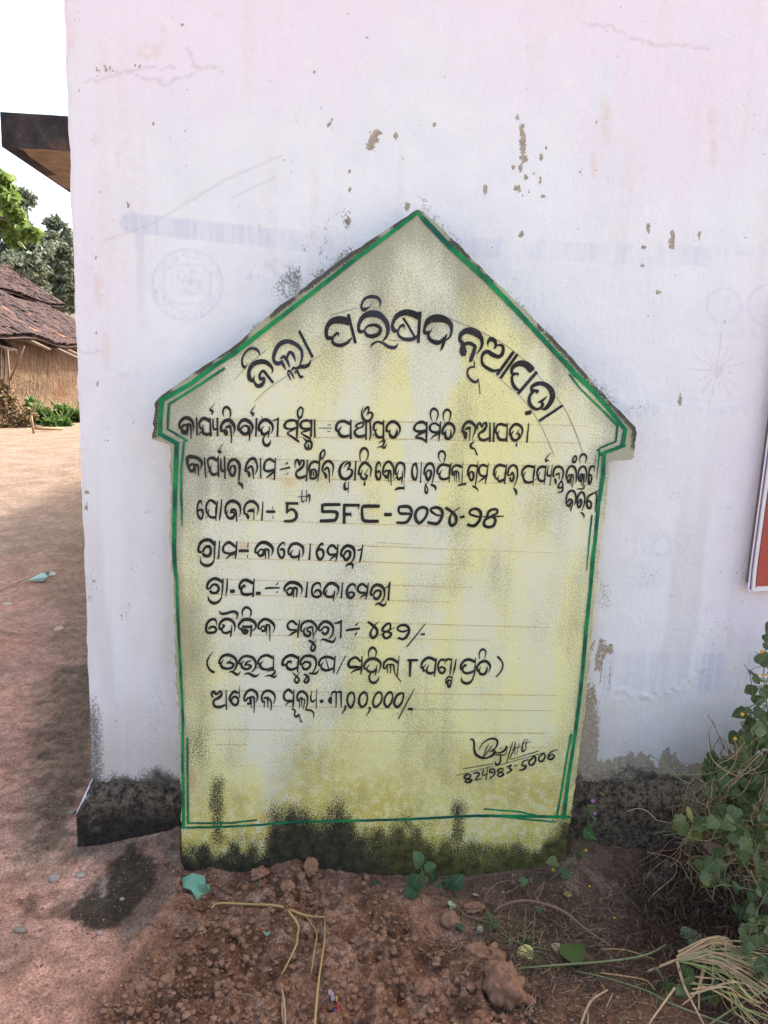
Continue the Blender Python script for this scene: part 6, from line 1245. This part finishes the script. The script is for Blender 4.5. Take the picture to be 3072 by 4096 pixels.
# ------------------------------------------------------------------ litter made by people
def paper(name, label, cat, pts_px, lifts, faces, m, thick=.0009):
    P_ = np.array([GP(a, b, l) for (a, b), l in zip(pts_px, lifts)])
    V = np.concatenate([P_, P_ - np.array([0, 0.0003, thick])]); k = len(P_)
    Fc = [list(f) for f in faces] + [[k + i for i in f[::-1]] for f in faces]
    o = mobj(name, V, Fc, m, None, P_.mean(0), smooth=False); tag(o, label, cat); return o
M_gp = plain('green_paper', (0.19, 0.36, 0.235), .12, 60, .75, .2, .2)
M_gp2 = plain('light_green_paper', (0.36, 0.47, 0.37), .12, 30, .75)
paper('crumpled_paper', 'crumpled sea-green paper at the left foot of the board', 'paper', [(728, 3512), (770, 3492), (790, 3540), (818, 3503), (823, 3535), (808, 3572), (765, 3560), (733, 3548), (800, 3588), (842, 3560), (838, 3536), (790, 3602)], [.012, .03, .022, .045, .04, .012, .016, .008, .004, .01, .02, .002],
      [(0, 1, 2, 7), (7, 2, 6), (2, 3, 4), (2, 4, 5, 6), (5, 4, 10, 9), (5, 9, 8), (6, 5, 8, 11), (1, 3, 2)], M_gp)
paper('folded_paper', 'folded pale green printed paper on the earth at left', 'paper', [(108, 2322), (165, 2290), (180, 2289), (191, 2306), (172, 2325), (205, 2286), (225, 2291), (218, 2300), (186, 2302)], [.01, .05, .06, .045, .012, .03, .02, .012, .02], [(0, 1, 3, 4), (1, 2, 3), (2, 5, 8, 3), (5, 6, 7, 8)], M_gp2)
paper('paper_scrap', 'tiny torn green scrap on the middle of the soil heap', 'paper', [(1052, 3722), (1066, 3731), (1081, 3720), (1078, 3738), (1064, 3744)], [.014, .008, .016, .01, .006], [(0, 1, 4), (1, 2, 3), (1, 3, 4)], M_gp)
wr = thing('sweet_wrapper', 'torn red and white wrapper half buried in the soil at the bottom', 'wrapper', GP(1340, 4005))
def wpiece(name, pts, lifts, faces, m):
    P_ = np.array([GP(a, b, l) for (a, b), l in zip(pts, lifts)]); k = len(P_); V = np.concatenate([P_, P_ - [0, 0, .0008]])
    mobj(name, V, [list(f) for f in faces] + [[k + i for i in f[::-1]] for f in faces], m, wr, smooth=False)
glos = dict(var=.1, scale=40, rough=.3, spec=.5)
wpiece('foil', [(1311, 3962), (1324, 3955), (1338, 3972), (1341, 3998), (1330, 4004), (1318, 3985)], [.01, .02, .022, .016, .01, .012], [(0, 1, 2, 5), (5, 2, 3, 4)], plain('white_foil', (.62, .50, .46), **glos))
wpiece('red_strip', [(1322, 3952), (1334, 3962), (1350, 3998), (1360, 4046), (1350, 4052), (1344, 4008), (1334, 3975)], [.02, .024, .022, .012, .01, .016, .02], [(0, 1, 6), (1, 2, 5, 6), (2, 3, 4, 5)], plain('red_foil', (.42, .03, .035), **glos))
wpiece('yellow_print', [(1341, 3985), (1347, 3984), (1352, 4004), (1346, 4006)], [.026, .026, .022, .022], [(0, 1, 2, 3)], plain('yellow_foil', (.70, .50, .08), **glos))
wpiece('blue_print', [(1330, 4038), (1344, 4032), (1350, 4046), (1336, 4052)], [.012, .018, .012, .008], [(0, 1, 2, 3)], plain('blue_foil', (.08, .13, .35), **glos))
stem_thing('twig', 'forked tan twig beside the folded green paper at left', 'twig', [[(-20, 2370, .01, .005), (60, 2332, .02, .0045), (120, 2310, .02, .004), (180, 2280, .02, .003), (193, 2270, .02, .002)], [(50, 2370, .01, .003), (75, 2345, .015, .003), (90, 2325, .015, .003)]], M_straw2)
stem_thing('twig', 'grey twig on the earth at far left, lower than the papers', 'twig', [[(0, 2522, .008, .003), (50, 2530, .012, .003), (95, 2538, .008, .002)]], M_straw2)

# ------------------------------------------------------------------ yard in front of the mud house
M_blk = plain('black_plastic', (0.02, 0.02, 0.022), .2, 20, .5); M_wht = plain('white_plastic', (0.66, 0.65, 0.68), .08, 20, .5)
yd = H(-.2, 1.25, 1.7); ydep = float(yd[1])
ts = thing('plastic_sheet', 'white and black plastic sheet stretched on sticks by the mud house', 'plastic sheet', onY(20, 1660, ydep))
def sheet(name, px, m, off):
    P_ = np.array([onY(a, b, ydep + off + .15 * i) for i, (a, b) in enumerate(px)]); V = np.concatenate([P_, P_ + [0, .02, -.01]]); k = len(P_)
    f = [list(range(k))]; f += [[k + i for i in range(k)][::-1]]; f += [[i, (i + 1) % k, k + (i + 1) % k, k + i][::-1] for i in range(k)]
    mobj(name, V, f, m, ts, smooth=False)
sheet('top_sheet', [(-60, 1330), (0, 1352), (28, 1366), (55, 1384), (50, 1392), (0, 1378), (-60, 1360)], M_blk, 0)
sheet('side_sheet', [(-60, 1362), (0, 1379), (50, 1393), (67, 1398), (66, 1411), (56, 1402), (30, 1394), (0, 1401), (-60, 1405)], M_wht, -.06)
for a, b in (((5, 1395), (-8, 1660)), ((22, 1400), (10, 1640)), ((98, 1385), (40, 1520)), ((30, 1400), (45, 1680))):
    MB().tube([onY(*a, ydep), onY((a[0] + b[0]) / 2 + 2, (a[1] + b[1]) / 2, ydep), onY(*b, ydep)], .018, 5).build('stick', M_wood, ts)
def fan_leaves(mb, c, rad, n_, size, up=.5, seed=0, flat=(1, 1, 1), shell=.5):
    r = random.Random(seed)
    for i in range(n_):
        d = Vector((r.gauss(0, 1), r.gauss(0, 1), r.gauss(0, 1))).normalized(); q = Vector(c) + Vector([d[j] * rad * flat[j] * (shell + (1 - shell) * r.random()) for j in range(3)])
        t = Vector((r.gauss(0, .7), r.gauss(0, .7), -up + r.gauss(0, .5))).normalized(); s = t.cross(Vector((r.gauss(0, 1), r.gauss(0, 1), r.gauss(0, 1)))).normalized()
        L = size * r.uniform(.6, 1.3); w = L * .26
        mb.add([q, q + t * L * .45 + s * w, q + t * L, q + t * L * .45 - s * w], [(0, 1, 2, 3)], r.choice((0, 0, 1)))
def shrub(label, pxs, depth, size, nl, mats, seed, dry=0, name='shrub'):
    base = onZ(pxs[0][0], pxs[0][1], GZ); base[1] = depth; t = thing(name, label, 'shrub', base)
    mb = MB(); sm = MB(); r = random.Random(seed)
    for (px, py, rd) in pxs[1:]:
        c = onY(px, py, depth + r.uniform(-.3, .3)); k = np.linalg.norm(c - CAM) / F
        fan_leaves(mb, c, rd * k, nl, size, .1, seed + int(px), (1, 1, .8), .2)
        for _ in range(3): sm.tube([np.array([c[0] + r.uniform(-.2, .2), c[1], GZ]), c + np.array([0, 0, -.05]), c + np.array([r.uniform(-.25, .25), 0, r.uniform(.1, .3)])], .012, 4)
    mb.build('foliage', mats, t, smooth=False); sm.build('stems', M_brown if dry else M_stem, t)
LG = leafmat('lush_leaf', (0.06, 0.13, 0.025), (0.12, 0.22, 0.05), .35); LG2 = leafmat('lush_leaf_light', (0.12, 0.21, 0.05), (0.2, 0.30, 0.09), .4)
DR = plain('dry_brush', (0.22, 0.145, 0.08), .4, 12, .9); DR2 = plain('dry_green', (0.16, 0.15, 0.06), .4, 12, .8)
shrub('dry brown brushwood piled at the left foot of the mud wall', [(40, 1735), (20, 1700, 40), (60, 1690, 45), (30, 1640, 50), (90, 1710, 35), (10, 1560, 40), (110, 1660, 40), (35, 1600, 34)], ydep - .3, .10, 190, [DR, DR2], 3, 1)
shrub('leafy green bush growing along the mud wall', [(180, 1700), (140, 1650, 34), (180, 1660, 36), (220, 1665, 34), (130, 1620, 22), (245, 1640, 20), (110, 1695, 22), (235, 1695, 22), (260, 1690, 18), (140, 1705, 20), (200, 1705, 20), (160, 1690, 30), (210, 1690, 28)], ydep + .5, .13, 190, [LG, LG2], 5)
shrub('lower green bush at the right end of the mud wall', [(290, 1670), (270, 1655, 24), (300, 1655, 22), (330, 1650, 20), (250, 1680, 20), (310, 1665, 16), (275, 1678, 14), (330, 1668, 14), (295, 1680, 14)], ydep + 1.6, .13, 170, [LG, LG2], 8)
g0 = GP(130, 1712, .0)
MB().tube([GP(128, 1712, .06), GP(190, 1716, .05), GP(250, 1716, .05)], .03, 6).build('bamboo_pole', M_straw, None, g0); tag(bpy.data.objects['bamboo_pole'], 'pale bamboo pole lying on the lane by the bush', 'pole')
g1 = GP(135, 1735, 0); MB().tube([g1, g1 + np.array([-.03, 0, .35])], .02, 5).build('wooden_stake', M_straw2, None, g1); tag(bpy.data.objects['wooden_stake'], 'short wooden stake stuck in the ground beside the bamboo pole', 'stake')

# ------------------------------------------------------------------ trees
BARK = plain('bark', (0.12, 0.10, 0.08), .4, 4, .9)
def tree(label, base, trunk_top, clumps, nl, size, mats, seed, droop=.5, tr=.14):
    t = thing('tree', label, 'tree', base); r = random.Random(seed); w_ = MB(); cr = MB()
    base = np.array(base); tt = np.array(trunk_top)
    P_ = spline([base, base * .5 + tt * .5 + np.array([.1, 0, 0]), tt], 5); w_.tube(P_, np.linspace(tr, tr * .6, len(P_)), 8)
    for (c, rad) in clumps:
        c = np.array(c); P2 = spline([tt, (tt + c) / 2 + np.array([0, 0, .15 * np.linalg.norm(c - tt)]), c], 4); w_.tube(P2, np.linspace(tr * .45, tr * .08, len(P2)), 5)
        for s in range(7):
            d = np.array([r.gauss(0, 1), r.gauss(0, 1), r.gauss(0, .8)]); d /= np.linalg.norm(d); cc = c + d * rad * r.uniform(.3, .85)
            w_.tube([c, (c + cc) / 2, cc], tr * .05, 3); fan_leaves(cr, cc, rad * r.uniform(.3, .5), nl // 7, size, droop, r.randrange(9999), (1, 1, .7), .3)
    w_.build('trunk', BARK, t); cr.build('crown', mats, t, smooth=False)
LT = leafmat('bright_leaf', (0.075, 0.13, 0.02), (0.15, 0.23, 0.045), .4); LT2 = leafmat('bright_leaf_light', (0.15, 0.23, 0.04), (0.23, 0.31, 0.08), .4)
DT = leafmat('hazed_leaf', (0.125, 0.155, 0.10), (0.19, 0.225, 0.15), .3); DT2 = leafmat('hazed_leaf_pale', (0.19, 0.22, 0.16), (0.26, 0.29, 0.22), .3)  # leaf colours paled to stand in for haze over the far trees
D1 = 9.0
cl = [(onY(px, py, D1 + dy), rd) for px, py, dy, rd in ((-70, 720, 0, .30), (5, 740, .1, .17), (35, 800, -.1, .15), (60, 850, 0, .14), (-60, 850, .3, .34), (95, 905, 0, .13), (20, 880, .2, .18), (120, 925, -.1, .09), (60, 940, .1, .12), (-150, 780, .2, .4), (20, 690, .1, .12))]
b0 = onY(-330, 1500, D1); b0[2] = GZ
tree('near tree with bright yellow-green drooping leaves at the left edge', b0, onY(-260, 900, D1), cl, 210, .13, [LT, LT2], 21, .9, .1)
D2 = 33.0
def clumps(lst, D): return [(onY(px, py, D + dy), rd) for px, py, dy, rd in lst]
b0 = onY(130, 1440, D2); b0[2] = GZ
tree('dark green tree rising behind the tiled roof', b0, onY(130, 1150, D2), clumps([(40, 1000, 0, 1.1), (20, 960, 1, 1.2), (90, 1010, 1, 1.1), (140, 1060, 0, 1.0), (60, 920, 0, 1.0), (20, 1060, 0, 1.2), (100, 1110, 0, 1.0), (165, 960, 1, .6), (-20, 840, 1, 1.0), (110, 960, 1, 1.0), (70, 1070, -1, 1.1), (0, 900, 0, 1.2), (120, 1080, 0, .9), (-60, 1000, 0, 1.3), (150, 1010, .5, .7), (60, 860, 1, .9), (105, 800, 1, .55)], D2), 520, .26, [DT, DT2], 31, .3, .25)
D3 = 38.0
b0 = onY(240, 1440, D3); b0[2] = GZ
tree('grey-green tree beside the building corner, right of the darker tree', b0, onY(235, 1180, D3), clumps([(225, 930, 0, .8), (250, 1170, 0, 1.0), (300, 1150, 0, .8), (200, 1160, 0, 1.0), (290, 1190, 0, .8), (240, 1210, 0, .9), (230, 1000, 0, 1.0), (255, 1070, 0, .9), (215, 1080, 0, 1.0), (285, 1000, 0, .7), (290, 1110, 0, .9), (240, 1120, 0, 1.0), (175, 1080, 0, .8), (260, 985, 1, .7), (190, 960, -1, .8), (240, 1050, 0, .8), (280, 1040, 0, .6), (200, 1040, 1, .9), (210, 890, 0, .5), (265, 1110, 0, .9), (180, 1110, 0, 1.0), (300, 960, 2, .6), (310, 1090, 1, .8)], D3), 430, .27, [DT, DT2], 41, .3, .22)
